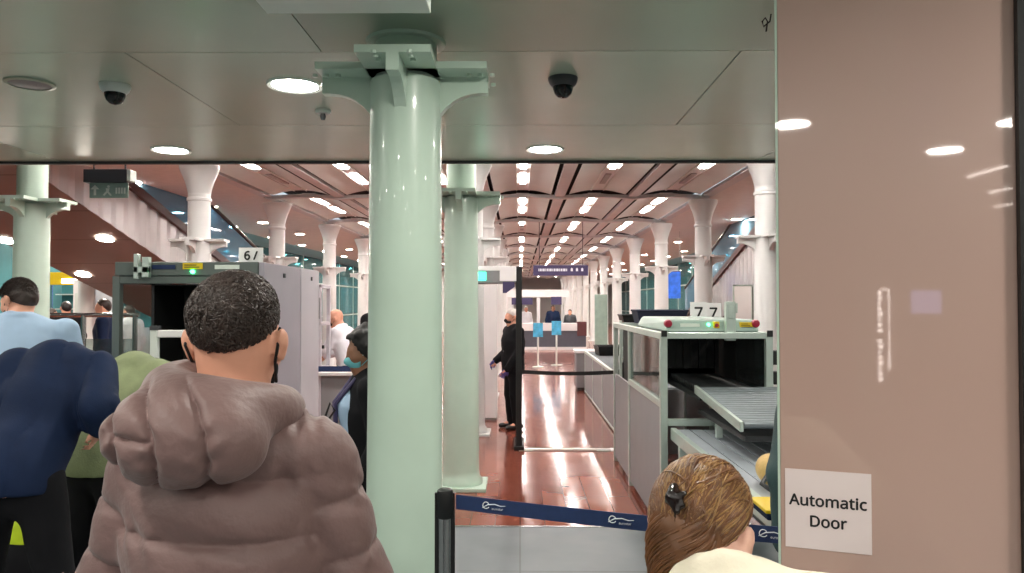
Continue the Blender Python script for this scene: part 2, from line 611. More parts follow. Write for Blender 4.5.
def surface(groups, vox, cuts=(), carve=()):
    """groups: list of (prims, disp, kgroup); returns verts, quads (surface nets)"""
    lo = np.min([prim_bounds(p)[0] for g in groups for p in g[0]], axis=0) - 0.06
    hi = np.max([prim_bounds(p)[1] for g in groups for p in g[0]], axis=0) + 0.06
    n = np.ceil((hi - lo) / vox).astype(int) + 1
    ax = [lo[i] + vox * np.arange(n[i]) for i in range(3)]
    F = np.full(n, 1.0)
    for gr_ in groups:
        prims, disp, kg = gr_[:3]
        zmin = gr_[3] if len(gr_) > 3 else None
        G = np.full(n, 1.0) if len(groups) > 1 or disp is not None or zmin is not None else F
        for pr in prims:
            k = kof(pr)
            b0, b1 = prim_bounds(pr)
            mg = 0.06 + k
            i0 = np.maximum(np.floor((b0 - mg - lo) / vox).astype(int), 0)
            i1 = np.minimum(np.ceil((b1 + mg - lo) / vox).astype(int) + 1, n)
            sl = tuple(slice(i0[j], i1[j]) for j in range(3))
            p = np.stack(np.meshgrid(ax[0][sl[0]], ax[1][sl[1]], ax[2][sl[2]], indexing='ij'), -1)
            d = prim_d(pr, p)
            a = G[sl]
            h = np.maximum(k - np.abs(a - d), 0) / k
            G[sl] = np.minimum(a, d) - h * h * k * 0.25
        if disp is not None:
            idx = np.abs(G) < 0.09
            ii = np.nonzero(idx)
            p = np.stack([ax[0][ii[0]], ax[1][ii[1]], ax[2][ii[2]]], -1)
            G[ii] -= disp(p)
        if zmin is not None:
            G = np.maximum(G, zmin - ax[2][None, None, :])
        if G is not F:
            h = np.maximum(kg - np.abs(F - G), 0) / kg
            F = np.minimum(F, G) - h * h * kg * 0.25
    if cuts or carve:
        p = np.stack(np.meshgrid(*ax, indexing='ij'), -1)
        for nrm, c in cuts:               # remove where nrm.p > c
            F = np.maximum(F, p @ _np(nrm) - c)
        for pr in carve:
            F = np.maximum(F, -prim_d(pr, p))
    # surface nets
    s = F < 0
    cs = np.zeros(n - 1, dtype=int)
    for dx in (0, 1):
        for dy in (0, 1):
            for dz in (0, 1):
                cs += s[dx:n[0] - 1 + dx, dy:n[1] - 1 + dy, dz:n[2] - 1 + dz]
    act = (cs > 0) & (cs < 8)
    ids = -np.ones(n - 1, dtype=np.int64)
    ci = np.argwhere(act)
    ids[act] = np.arange(len(ci))
    acc = np.zeros((len(ci), 3))
    cnt = np.zeros(len(ci))
    corners = [(0, 0, 0), (1, 0, 0), (0, 1, 0), (1, 1, 0), (0, 0, 1), (1, 0, 1), (0, 1, 1), (1, 1, 1)]
    for a in range(8):
        for b in range(a + 1, 8):
            ca, cb = np.array(corners[a]), np.array(corners[b])
            if np.abs(ca - cb).sum() != 1:
                continue
            fa = F[tuple((ci + ca).T)]
            fb = F[tuple((ci + cb).T)]
            x = (fa < 0) != (fb < 0)
            t = np.where(x, fa / np.where(x, fa - fb, 1), 0)
            acc += np.where(x[:, None], ca + t[:, None] * (cb - ca), 0)
            cnt += x
    V = lo + vox * (ci + acc / cnt[:, None])
    quads = []
    for axis in range(3):
        o1, o2 = [(1, 2), (2, 0), (0, 1)][axis]
        sl0 = [slice(1, -1)] * 3
        sl1 = [slice(1, -1)] * 3
        sl0[axis] = slice(0, n[axis] - 1)
        sl1[axis] = slice(1, n[axis])
        sa, sb = s[tuple(sl0)], s[tuple(sl1)]
        for flip in (False, True):
            e = np.argwhere((sa & ~sb) if not flip else (~sa & sb))
            if not len(e):
                continue
            e = e + np.array([0 if i == axis else 1 for i in range(3)])
            def cell(d1, d2):
                q = e.copy()
                q[:, o1] += d1
                q[:, o2] += d2
                return ids[tuple(q.T)]
            q = np.stack([cell(-1, -1), cell(0, -1), cell(0, 0), cell(-1, 0)], -1)
            quads.append(q[:, ::-1] if flip else q)
    Q = np.concatenate(quads)
    Q = Q[(Q >= 0).all(1)]
    return V, Q


def smooth_verts(V, Q, it=2, lam=0.5):
    V = V.copy()
    e = np.concatenate([Q[:, [0, 1]], Q[:, [1, 2]], Q[:, [2, 3]], Q[:, [3, 0]]])
    for _ in range(it):
        acc = np.zeros_like(V)
        c = np.zeros(len(V))
        np.add.at(acc, e[:, 0], V[e[:, 1]])
        np.add.at(c, e[:, 0], 1)
        np.add.at(acc, e[:, 1], V[e[:, 0]])
        np.add.at(c, e[:, 1], 1)
        V += lam * (acc / c[:, None] - V)
    return V


def sobj(name, groups, vox, m, parent=None, cuts=(), carve=(), it=1):
    if groups and not isinstance(groups[0][0], list):
        groups = [(groups, None, 0.02)]
    V, Q = surface(groups, vox, cuts, carve)
    if it:
        V = smooth_verts(V, Q, it)
    me = bpy.data.meshes.new(name)
    me.vertices.add(len(V))
    me.vertices.foreach_set('co', V.ravel())
    me.loops.add(Q.size)
    me.loops.foreach_set('vertex_index', Q.ravel())
    me.polygons.add(len(Q))
    me.polygons.foreach_set('loop_start', np.arange(0, Q.size, 4))
    me.polygons.foreach_set('loop_total', np.full(len(Q), 4))
    me.polygons.foreach_set('use_smooth', np.ones(len(Q), dtype=bool))
    me.update(calc_edges=True)
    me.validate()
    me.materials.append(M[m])
    o = bpy.data.objects.new(name, me)
    C.objects.link(o)
    if parent is not None:
        o.parent = parent
    return o


def strands(name, paths, r, m, parent, n=3):
    """paths: array (N, K, 3) of hair locks; each a tapering n-sided tube, all one mesh"""
    N, K, _ = paths.shape
    T = np.gradient(paths, axis=1)
    T /= np.maximum(np.linalg.norm(T, axis=-1, keepdims=True), 1e-9)
    up = rng.normal(size=(N, 1, 3)) + np.zeros((N, K, 1))
    U = up - (up * T).sum(-1, keepdims=True) * T
    U /= np.maximum(np.linalg.norm(U, axis=-1, keepdims=True), 1e-9)
    W = np.cross(T, U)
    tt = np.linspace(0, 1, K)
    rad = (r * np.sqrt(np.maximum(1 - tt ** 3, 0.06)))[None, :, None]
    V = []
    for k in range(n):
        a = 2 * pi * k / n
        V.append(paths + rad * (math.cos(a) * U + math.sin(a) * W))
    V = np.stack(V, 2).reshape(-1, 3)
    idx = np.arange(N * K * n).reshape(N, K, n)
    Q = []
    for k in range(n):
        k2 = (k + 1) % n
        Q.append(np.stack([idx[:, :-1, k], idx[:, 1:, k], idx[:, 1:, k2], idx[:, :-1, k2]], -1).reshape(-1, 4))
    Q = np.concatenate(Q)
    me = bpy.data.meshes.new(name)
    me.vertices.add(len(V))
    me.vertices.foreach_set('co', V.ravel())
    me.loops.add(Q.size)
    me.loops.foreach_set('vertex_index', Q.ravel())
    me.polygons.add(len(Q))
    me.polygons.foreach_set('loop_start', np.arange(0, Q.size, 4))
    me.polygons.foreach_set('loop_total', np.full(len(Q), 4))
    me.polygons.foreach_set('use_smooth', np.ones(len(Q), dtype=bool))
    me.update(calc_edges=True)
    me.materials.append(M[m])
    o = bpy.data.objects.new(name, me)
    C.objects.link(o)
    o.parent = parent
    return o


# ================================================================== THE PLACE
SOF_Z, SOF_Y = 2.82, 6.06
XL, XR, YB, YF = -13.0, 11.5, -16.0, 62.0
# floors
f1 = MB().box((XL, YB, -0.08), (XR, 5.75, 0.0))
struct('floor', f1, 'grey_floor')
f2 = MB().box((XL, 5.75, -0.08), (XR, YF, 0.0))
struct('floor.001', f2, 'red_floor')
struct('trim_1', MB().box((XL, 5.735, 0.0), (XR, 5.765, 0.004)), 'steel')

# soffit: flush metal panels with open joints, on a closed slab
sf = MB().box((XL, YB, SOF_Z + 0.03), (XR, SOF_Y, SOF_Z + 1.3), 'dark_void')
ys = [YB, -14.3, -12.5, -10.7, -8.9, -7.1, -5.3, -3.5, -1.7, -0.2, 1.25, 2.72, 3.42, 4.85, SOF_Y]
for j in range(len(ys) - 1):
    x = XL + (0.9 if j % 2 else 0)
    x0 = XL
    while x0 < XR:
        x1 = min((x if x > x0 else x0 + 2.8), XR)
        sf.box((x0 + 0.003, ys[j] + 0.003, SOF_Z + (0.004 if (j + int(x0)) % 3 == 0 else 0)), (x1 - 0.003, ys[j + 1] - 0.003, SOF_Z + 0.035),
               'soffit' if (j * 3 + int(x0 * 1.7)) % 4 else 'soffit_side')
        x0 = x1
        x = x1 + 2.8
struct('ceiling', sf, 'soffit')
struct('trim_2', MB().box((XL, SOF_Y, SOF_Z - 0.02), (XR, SOF_Y + 0.04, SOF_Z + 1.3)), 'dark_grey')

# vaulted ceiling of the hall
RIB = [5.5 + 4.0 * k for k in range(14)]
VX = [-4.5 + 1.3 * k for k in range(7)]            # edges of the arched panels, -4.5 ... 3.3
VZ = 3.56
vt = MB()
for b in range(len(RIB) - 1):
    y0, y1 = max(RIB[b] + 0.20, SOF_Y + 0.05), RIB[b + 1] - 0.20
    for k in range(6):
        xa, xb = VX[k] + 0.155, VX[k + 1] - 0.155
        def fn(u, v, xa=xa, xb=xb, y0=y0, y1=y1):
            return (xa + (xb - xa) * u, y0 + (y1 - y0) * v, VZ + 0.02 + 0.085 * (1 - (2 * u - 1) ** 2))
        vt.grid(fn, 10, 1, 'vault')
    for k in range(7):
        vt.box((VX[k] - 0.09, y0 - 0.1, VZ), (VX[k] + 0.09, y1 + 0.1, VZ + 0.05), 'vault_rib')
struct('ceiling.001', vt, 'vault', smooth=True)
struct('ceiling.002', MB().box((-4.7, SOF_Y + 0.05, VZ + 0.32), (3.5, YF, VZ + 0.4)), 'dark_void')
for i, y in enumerate(RIB[1:]):
    rb = MB()
    for k in range(6):                                # each rib arches a little between the panel joints
        xa, xb = VX[k], VX[k + 1]
        n = 8
        top = [(xa + (xb - xa) * q / n, VZ + 0.03 + 0.02 * (1 - (2 * q / n - 1) ** 2)) for q in range(n + 1)]
        bot = [(xa + (xb - xa) * q / n, VZ - 0.04 + 0.035 * (1 - (2 * q / n - 1) ** 2)) for q in range(n + 1)]
        rb.prism(bot + top[::-1], 0.14, (0, y, 0), (1, 0, 0), (0, 0, 1), (0, 1, 0))
    struct('trim_%d' % (3 + i), rb, 'vault_rib')

# aisle ceilings left and right of the vaults
struct('ceiling.003', MB().box((-7.4, SOF_Y + 0.05, VZ + 0.02), (-4.62, YF, VZ + 0.1)), 'aisle_ceiling')
struct('ceiling.004', MB().box((3.42, SOF_Y + 0.05, VZ + 0.02), (6.6, YF, VZ + 0.1)), 'aisle_ceiling')
struct('ceiling.005', MB().box((XL, SOF_Y + 0.05, VZ + 0.02), (-7.4, YF, VZ + 0.1)), 'reflection_tint_ceiling')
struct('ceiling.006', MB().box((6.6, SOF_Y + 0.05, VZ + 0.02), (XR, YF, VZ + 0.1)), 'reflection_tint_ceiling')
# walls
struct('wall_left', MB().box((XL - 0.2, YB, 0), (XL, YF, 4.1)), 'shop_teal')
struct('wall_right', MB().box((XR, YB, 0), (XR + 0.2, YF, 4.1)), 'shop_teal')
struct('wall_front', MB().box((XL, YF, 0), (XR, YF + 0.2, 4.1)), 'wall')
struct('wall_back', MB().box((XL, YB - 0.2, 0), (XR, YB, 4.1)), 'wall_pink')


# shop glazing along both aisles
def glazing(n, x, y0, y1, step, m):
    root = bpy.data.objects.new('window_%d' % n, None)
    C.objects.link(root)
    root['kind'] = 'structure'
    root.location = (x, y0, 0)
    L = y1 - y0
    obj('pane', MB().box((-0.006, 0, 0.1), (0.006, L, VZ)), m, root)
    fr = MB()
    k = 0
    while k * step <= L + 0.01:
        fr.box((-0.03, k * step - 0.03, 0), (0.03, k * step + 0.03, VZ))
        k += 1
    for z in (0.05, 1.1, 2.5):
        fr.box((-0.03, 0, z - 0.03), (0.03, L, z + 0.03))
    obj('window_frame', fr, 'alu', root)


glazing(1, -8.6, 21.0, 60.0, 3.0, 'teal_glass')
glazing(2, 7.6, 21.5, 60.0, 3.0, 'teal_glass')


# ------------------------------------------------------------------ iron columns
def bracket(mb, z, r, L, drop, t, wplate, dirs=4, m=None):
    """T-shaped brackets with a quarter-round gusset, one to each side"""
    for k in range(dirs):
        a = k * pi / 2
        u = Vector((math.cos(a), math.sin(a), 0))
        wd = Vector((-math.sin(a), math.cos(a), 0))
        poly = [(0, z), (r + L, z), (r + L, z - 0.07)]
        n = 8
        for q in range(n + 1):                      # concave quarter curve
            b = q / n * pi / 2
            poly.append((r + L * 0.86 * (1 - math.sin(b)) + 0.0, z - 0.07 - (drop - 0.07) * (1 - math.cos(b))))
        poly.append((0, z - drop))
        mb.prism(poly, t, (0, 0, 0), u, (0, 0, 1), wd, m)
        mb.prism([(0, z), (r + L, z), (r + L, z + 0.03), (0, z + 0.03)], wplate, (0, 0, 0), u, (0, 0, 1), wd, m)


def make_column(label, mshaft, bz, L, drop, wplate, top, near):
    c = thing('iron_column', label, 'column', kind='thing')
    base = MB().box((-0.24, -0.24, 0), (0.24, 0.24, 0.035))
    obj('base_plate', base, mshaft, c, bevel=0.006)
    lower = MB().lathe([(0.20, 0.035), (0.20, 0.07), (0.175, 0.10), (0.168, 0.16), (0.160, bz * 0.5), (0.154, bz - 0.02)], 40)
    obj('lower_shaft', lower, mshaft, c, smooth=True)
    br = MB()
    bracket(br, bz, 0.12, L, drop, 0.05, wplate)
    if near:                                        # bolt heads along the plates
        for k in range(4):
            a = k * pi / 2
            for s in (0.28, 0.33, 0.38):
                for t in (-0.07, 0.07):
                    x, y = s * math.cos(a) - t * math.sin(a), s * math.sin(a) + t * math.cos(a)
                    br.lathe([(0.011, bz - 0.012), (0.011, bz)], 8, (x, y, 0))
    obj('bracket', br, mshaft, c)
    up = MB()
    if near:
        up.lathe([(0.135, bz - 0.02), (0.135, top)], 40)
    else:
        up.lathe([(0.142, bz - 0.02), (0.142, 3.02), (0.158, 3.03), (0.158, 3.06), (0.144, 3.07), (0.142, 3.13)], 40)
    obj('upper_shaft', up, mshaft, c, smooth=True)
    if not near:
        cp = MB().lathe([(0.142, 3.12), (0.158, 3.2), (0.185, 3.29), (0.218, 3.37), (0.242, 3.43), (0.252, 3.45), (0.252, top)], 40)
        obj('capital', cp, mshaft, c, smooth=True)
    else:
        rg = MB().lathe([(0.135, top - 0.012), (0.17, top - 0.012), (0.175, top)], 40)
        obj('ceiling_ring', rg, mshaft, c, smooth=True)
    return c


c1p = P(405, 400, 3.3)
near1 = make_column('pale green iron column nearest the camera, beside the belt barrier post', 'green_iron', 2.66, 0.24, 0.27, 0.30, SOF_Z, True)
near1.location = (c1p.x, 3.3, 0)
near2 = make_column('pale green iron column standing behind the nearest column, with a square foot plate', 'green_iron', 2.66, 0.24, 0.25, 0.30, VZ - 0.05, True)
near2.location = (P(461, 400, 7.0).x, 7.0, 0)
near3 = dup(near2, (P(31, 300, 7.4).x, 7.4, 0), 0, 'pale green iron column rising behind the man in the light blue shirt')
far = make_column('white iron column behind the lane seven scanner, partly cut off by the pink door', 'white_iron', 2.49, 0.25, 0.27, 0.2, VZ - 0.06, False)
far.location = (P(767, 250, 9.5).x, 9.5, 0)
RX, MX, LX = 3.25, -0.62, -4.45
for i in range(1, 13):
    dup(far, (RX, 9.5 + 4 * i, 0), 0, 'white iron column, %s from the front in the row right of the walkway' % ordinal(i))
for i in range(13):
    dup(far, (MX, 9.8 + 4 * i, 0), 0, 'white iron column, %s from the front in the row behind the pale green columns' % ordinal(i))
for i in range(13):
    dup(far, ((P(199, 240, 10.0).x if i == 0 else LX), 10.0 + 3.85 * i, 0), 0,
        'white iron column, %s from the front in the row behind the tall scanner' % ordinal(i))
for i, (x, y) in enumerate(((-8.6, 15.0), (-8.6, 19.0), (-10.5, 12.0))):
    dup(far, (x, y, 0), 0, 'white iron column beyond the brown sloping walkway, %s' % ['nearer of two in line', 'farther of two in line', 'outermost of three'][i])


# ------------------------------------------------------------------ lights
def make_downlight(label, r, m, z, name='ceiling_downlight'):
    t = thing(name, label, 'ceiling light')
    obj('trim_ring', MB().lathe([(r, 0.004), (r, -0.006), (r + 0.022, -0.010), (r + 0.026, 0.0), (r + 0.026, 0.004)], 32, cap=False), 'lamp_rim', t, smooth=True)
    obj('diffuser', MB().add([(0, 0, -0.004)] + [(r * math.cos(2 * pi * k / 20), r * math.sin(2 * pi * k / 20), -0.004) for k in range(20)],
                             [(0, 1 + (k + 1) % 20, 1 + k) for k in range(20)]), m, t, fix=False)
    return t


def soff(px, py):
    q = P(px, py, 1.0)
    d = q - Vector((0, 0, EYE))
    t = (SOF_Z - EYE) / d.z
    return (d.x * t, d.y * t, SOF_Z)


dl0 = make_downlight('big round downlight in the panelled soffit, just left of the nearest column', 0.118, 'downlight', SOF_Z)
dl0.location = soff(295, 85)
dup(dl0, soff(171, 150), 0, 'round downlight at the soffit edge, above the hanging dark exit sign')
dup(dl0, soff(545, 149), 0, 'round downlight at the soffit edge, below the black dome camera')
k = 0
for row in range(10):
    y = 5.66 - 1.69 * row
    for j in range(-4, 4):
        x = (0.19 if row % 2 == 0 else 1.62) + 2.8 * j
        if y < 0.0 and (-2.2 < x < 1.5 or (y < -4.5 and -6.0 < x < 4.0)):
            continue
        if not (XL + 0.5 < x < XR - 0.5) or y < YB + 0.5:
            continue
        if row == 0 and abs(x - 0.19) < 0.1 or row == 0 and abs(x + 2.61) < 0.1 or row == 1 and abs(x + 1.18) < 0.1:
            continue
        if x < -9 or x > 8:
            continue
        k += 1
        dup(dl0, (x, y, SOF_Z), 0, 'round downlight in the soffit over the queue, nearer than the big one', 'soffit downlights over the queue')

# strip lights in the vault panels
st0 = None
ROWS = [-3.85, -2.55, -1.25, 0.05, 1.35, 2.65]
ROWN = ['row nearest the left columns', 'second row from the left columns', 'row left of the green columns', 'row over the walkway', 'row right of the walkway', 'row nearest the right columns']


def strip_fixture(label, lit):
    t = thing('strip_light', label, 'ceiling light')
    hs = MB().box((-0.10, -1.75, 0.005), (0.10, 1.75, 0.03))
    obj('housing', hs, 'vault_rib', t)
    rl = MB().box((-0.115, -1.75, -0.012), (-0.10, 1.75, 0.03)).box((0.10, -1.75, -0.012), (0.115, 1.75, 0.03))
    obj('side_rail', rl, 'lamp_rim', t)
    for y0, y1, on in ((-1.35, -0.45, lit[0]), (0.05, 0.95, lit[1])):
        obj('diffuser', MB().box((-0.045, y0, -0.014), (0.045, y1, 0.004)), 'strip' if on else 'strip_off', t)
    return t


st_on = strip_fixture('recessed strip light with both tubes lit, %s, first bay past the soffit' % ROWN[3], (1, 1))
st_one = strip_fixture('recessed strip light with one dark tube, %s, first bay past the soffit' % ROWN[4], (1, 0))
used = set()
for b in range(0, 13):
    yc = RIB[b] + (2.0 if b else 2.45)  # first bay: unseen strips added above the soffit edge to brighten the near columns
    for r, x in enumerate(ROWS):
        one = (b == 1 and r in (0, 4, 5)) or (b > 1 and (b * 7 + r * 5) % 9 == 0)
        src = st_one if one else st_on
        lab = '%s strip light, %s, %s' % ('half-dark' if one else 'fully lit', ROWN[r], '%s bay past the soffit' % ordinal(b - 1) if b else 'added unseen above the soffit edge')
        loc = (x, yc, VZ + 0.09)
        if src not in used:
            used.add(src)
            src.location = loc
            src['label'] = lab
        else:
            dup(src, loc, 0, lab)

# aisle downlights
ad0 = make_downlight('round downlight in the left aisle ceiling', 0.11, 'sidelight', VZ)
first = True
for r, x in enumerate((-6.05, -7.15, -9.3, -10.8, -12.1)):
    for j in range(14):
        y = 8.8 + 3.0 * j + (1.0 if r % 2 else 0)
        if x < -7.3 and y < 20 and -9 < x:
            continue
        if x < -9 and y < 12:
            continue
        lab = 'aisle downlight, %s row out from the left columns, %s from the front' % (ordinal(r), ordinal(j))
        if first:
            first = False
            ad0.location = (x, y, VZ + 0.012)
            ad0['label'] = lab
        else:
            dup(ad0, (x, y, VZ + 0.012), 0, lab)
for r, x in enumerate((4.9, 6.0, 8.2, 9.8)):
    for j in range(12):
        y = 14.0 + 3.2 * j + (1.0 if r % 2 else 0)
        if x < 6.9 and y < 20.0 and x > 5.1:
            continue
        dup(ad0, (x, y, VZ + 0.012), 0, 'aisle downlight, %s row out from the right columns, %s from the front' % (ordinal(r), ordinal(j)))


# ------------------------------------------------------------------ sloping moving walkways in the aisles
def walkway(label, x0, x1, ya, za, slope, ytop, ybot, h, inner, under):
    """a sloping truss: underside z = za - slope*(y-ya); side face on x=inner"""
    t = thing('moving_walkway', label, 'moving walkway', (0, ya, 0))
    z = lambda y: za - slope * (y - ya)
    y0, y1 = ytop - ya, ybot - ya
    zz = lambda y: z(y + ya)
    un = MB().add([(x0, y0, zz(y0)), (x1, y0, zz(y0)), (x1, y1, zz(y1)), (x0, y1, zz(y1)),
                   (x0, y0, zz(y0) + 0.12), (x1, y0, zz(y0) + 0.12), (x1, y1, zz(y1) + 0.12), (x0, y1, zz(y1) + 0.12)],
                  [(3, 2, 1, 0), (4, 5, 6, 7), (0, 1, 5, 4), (1, 2, 6, 5), (2, 3, 7, 6), (3, 0, 4, 7)])
    L = y1 - y0
    for q in range(1, 12):                              # joints between cladding sheets
        yq = y0 + L * q / 12
        un.add([(x0, yq - 0.012, zz(yq) - 0.006), (x1, yq - 0.012, zz(yq) - 0.006), (x1, yq + 0.012, zz(yq) - 0.012), (x0, yq + 0.012, zz(yq) - 0.012)], [(0, 1, 2, 3)], 'maroon')
    obj('underside', un, under, t)
    for xs in (x0, x1):
        sd = MB()
        n = 40
        for q in range(n):                              # ribbed side cladding
            ya_, yb_ = y0 + L * q / n, y0 + L * (q + 1) / n
            ym = (ya_ + yb_) / 2
            bx = 0.02 if xs == inner else 0.0
            s = 1 if inner == x1 else -1
            sd.add([(xs, ya_, zz(ya_)), (xs + s * bx, ym, zz(ym)), (xs + s * bx, ym, zz(ym) + h), (xs, ya_, zz(ya_) + h)], [(0, 1, 2, 3)])
            sd.add([(xs + s * bx, ym, zz(ym)), (xs, yb_, zz(yb_)), (xs, yb_, zz(yb_) + h), (xs + s * bx, ym, zz(ym) + h)], [(0, 1, 2, 3)])
        obj('side_cladding', sd, 'corrugated', t)
        bd = MB()
        for (dz, th, wd) in ((h, 0.14, 0.07),):
            bd.add([(xs - wd, y0, zz(y0) + dz), (xs + wd, y0, zz(y0) + dz), (xs + wd, y1, zz(y1) + dz), (xs - wd, y1, zz(y1) + dz),
                    (xs - wd, y0, zz(y0) + dz + th), (xs + wd, y0, zz(y0) + dz + th), (xs + wd, y1, zz(y1) + dz + th), (xs - wd, y1, zz(y1) + dz + th)],
                   [(3, 2, 1, 0), (4, 5, 6, 7), (0, 1, 5, 4), (1, 2, 6, 5), (2, 3, 7, 6), (3, 0, 4, 7)])
        obj('edge_band', bd, 'maroon', t)
        gl = MB().add([(xs, y0, zz(y0) + h + 0.14), (xs, y1, zz(y1) + h + 0.14), (xs, y1, zz(y1) + h + 0.95), (xs, y0, zz(y0) + h + 0.95)], [(0, 1, 2, 3)])
        g = obj('balustrade_glass', gl, 'blue_glass', t)
        sm = g.modifiers.new('solid', 'SOLIDIFY')
        sm.thickness = 0.012
        hr = MB().tube([(xs, y0, zz(y0) + h + 0.98), (xs, y1, zz(y1) + h + 0.98)], 0.04, 10)
        obj('handrail', hr, 'black', t, smooth=True)
    dk = MB().add([(x0, y0, zz(y0) + h), (x1, y0, zz(y0) + h), (x1, y1, zz(y1) + h), (x0, y1, zz(y1) + h)], [(0, 1, 2, 3)])
    obj('tread', dk, 'dark_grey', t)
    return t


walkway('brown-clad moving walkway sloping down into the hall on the left aisle', -8.1, -6.0, 12.8, 2.37, 0.262, 7.0, 21.0, 0.72, -6.0, 'brown_under')
walkway('ribbed moving walkway with maroon edge sloping down behind the right columns', 5.1, 7.2, 18.1, 1.63, 0.285, 11.4, 23.5, 1.06, 5.1, 'maroon')
ud0 = make_downlight('round downlight', 0.12, 'sidelight', 0)
wz = lambda y: 2.37 - 0.262 * (y - 12.8)
for i, (px, py) in enumerate(((105, 238), (83, 274), (5, 240))):
    best = None
    for q in range(600):
        y = 7.2 + q * 0.02
        p = P(px, py, y)
        e = abs(p.z - wz(y))
        if best is None or e < best[0]:
            best = (e, p)
    p = best[1]
    lab = ['round downlight on the brown walkway underside, below the hanging exit sign', 'round downlight on the brown walkway underside, left of the lane six scanner glass',
           'round downlight on the brown walkway underside, behind the left green column'][i]
    o = ud0 if i == 0 else dup(ud0, p, 0, lab)
    o.location = (p.x, p.y, wz(p.y) - 0.012)
    o.rotation_euler = (math.atan(-0.262), 0, 0)
    o['label'] = lab

# ------------------------------------------------------------------ things on the soffit
def dome_camera(label, loc, white):
    t = thing('dome_camera', label, 'security camera', loc)
    s = 1.0
    obj('mount', MB().lathe([(0.075, 0), (0.075, -0.012), (0.068, -0.03), (0.055, -0.045)], 28), 'dome_white' if white else 'dark_grey', t, smooth=True)
    obj('dome', MB().lathe([(0.052, -0.04), (0.05, -0.06), (0.042, -0.082), (0.026, -0.098), (0.006, -0.104)], 28), 'black_gloss', t, smooth=True)
    return t


dome_camera('white dome security camera on the soffit, left of the big downlight', soff(115, 85), True)
dome_camera('black dome security camera on the soffit, above the downlight at the edge', soff(563, 78), False)
sp = thing('ceiling_speaker', 'flat round grey speaker grille in the soffit at far left', 'speaker', soff(30, 83))
obj('grille', MB().lathe([(0.10, 0.002), (0.10, -0.006), (0.09, -0.010)], 32), 'grey_panel', sp, smooth=True)
obj('rim', MB().lathe([(0.10, 0.002), (0.10, -0.012), (0.118, -0.008), (0.118, 0.002)], 32, cap=False), 'soffit_side', sp, smooth=True)
sd = thing('smoke_detector', 'small round smoke detector on the soffit, beside the nearest column bracket', 'smoke detector', soff(323, 110))
obj('base', MB().lathe([(0.045, 0), (0.045, -0.014), (0.038, -0.022)], 24), 'dome_white', sd, smooth=True)
obj('sensor', MB().lathe([(0.014, -0.02), (0.017, -0.042), (0.010, -0.06)], 16), 'dark_grey', sd, smooth=True)
bx = thing('ceiling_sign_box', 'pale rectangular sign box hanging from the soffit above the nearest column', 'sign', P(345, 7, 2.55))
obj('housing', MB().box((-0.285, -0.06, 0.0), (0.285, 0.06, 0.16)), 'ceiling_box', bx, bevel=0.004)
obj('mounting_bar', MB().box((-0.2, -0.02, 0.16), (-0.16, 0.02, SOF_Z - bx.location.z)).box((0.16, -0.02, 0.16), (0.2, 0.02, SOF_Z - bx.location.z)), 'dark_grey', bx)
wr = thing('cable_end', 'loose black cable end dangling from the soffit beside the pink door', 'cable', soff(766, 14))
obj('cable', MB().tube([(0.02, 0, 0.0), (0.015, 0, -0.03), (-0.01, 0, -0.05), (-0.015, 0, -0.03), (-0.003, 0.0, -0.015), (0.006, 0, -0.03), (0.0, 0, -0.07)], 0.003, 6), 'black', wr, smooth=True)

# dark hanging exit sign at left
hp = P(108, 176, 6.9)
hs = thing('hanging_sign', 'dark hanging exit sign with a pale etched glass blade', 'sign', (hp.x, 6.9, 0))
z1, z0 = P(108, 170, 6.9).z, P(108, 183, 6.9).z
obj('housing', MB().box((-0.2, -0.05, z0), (0.2, 0.05, z1)), 'dark_grey', hs, bevel=0.004)
obj('end_cap', MB().box((0.2, -0.055, z0 + 0.01), (0.235, 0.055, z1 - 0.005)), 'ceiling_box', hs, bevel=0.004)
z2 = P(108, 198, 6.9).z
bl = obj('blade', MB().box((-0.165, -0.006, z2), (0.19, 0.006, z0)), 'sign_glow', hs)
pk = MB()                                                # pictograms: arrow, running figure, door bars
zc = (z2 + z0) / 2
pk.box((-0.125, -0.009, zc - 0.045), (-0.105, -0.006, zc + 0.02))
pk.prism([(-0.155, 0.01), (-0.075, 0.01), (-0.115, 0.05)], 0.003, (0, -0.0075, zc), (1, 0, 0), (0, 0, 1), (0, 1, 0))
pk.lathe([(0.012, -0.009), (0.012, -0.006)], 12, (0.01, 0, zc + 0.035), ax='y')
pk.prism([(-0.015, 0.02), (0.02, 0.02), (0.012, -0.01), (0.04, -0.045), (0.025, -0.05), (0.0, -0.02), (-0.03, -0.05), (-0.04, -0.04), (-0.01, -0.005)], 0.003, (0, -0.0075, zc), (1, 0, 0), (0, 0, 1), (0, 1, 0))
for q in range(4):
    pk.box((0.075 + q * 0.025, -0.009, zc - 0.03), (0.09 + q * 0.025, -0.006, zc + 0.025))
obj('pictogram', pk, 'ceiling_box', bl)
for x in (-0.13, 0.16):
    obj('hanger', MB().tube([(x, 0, z1), (x, 0, VZ + 0.075)], 0.008, 8), 'dark_grey', hs)

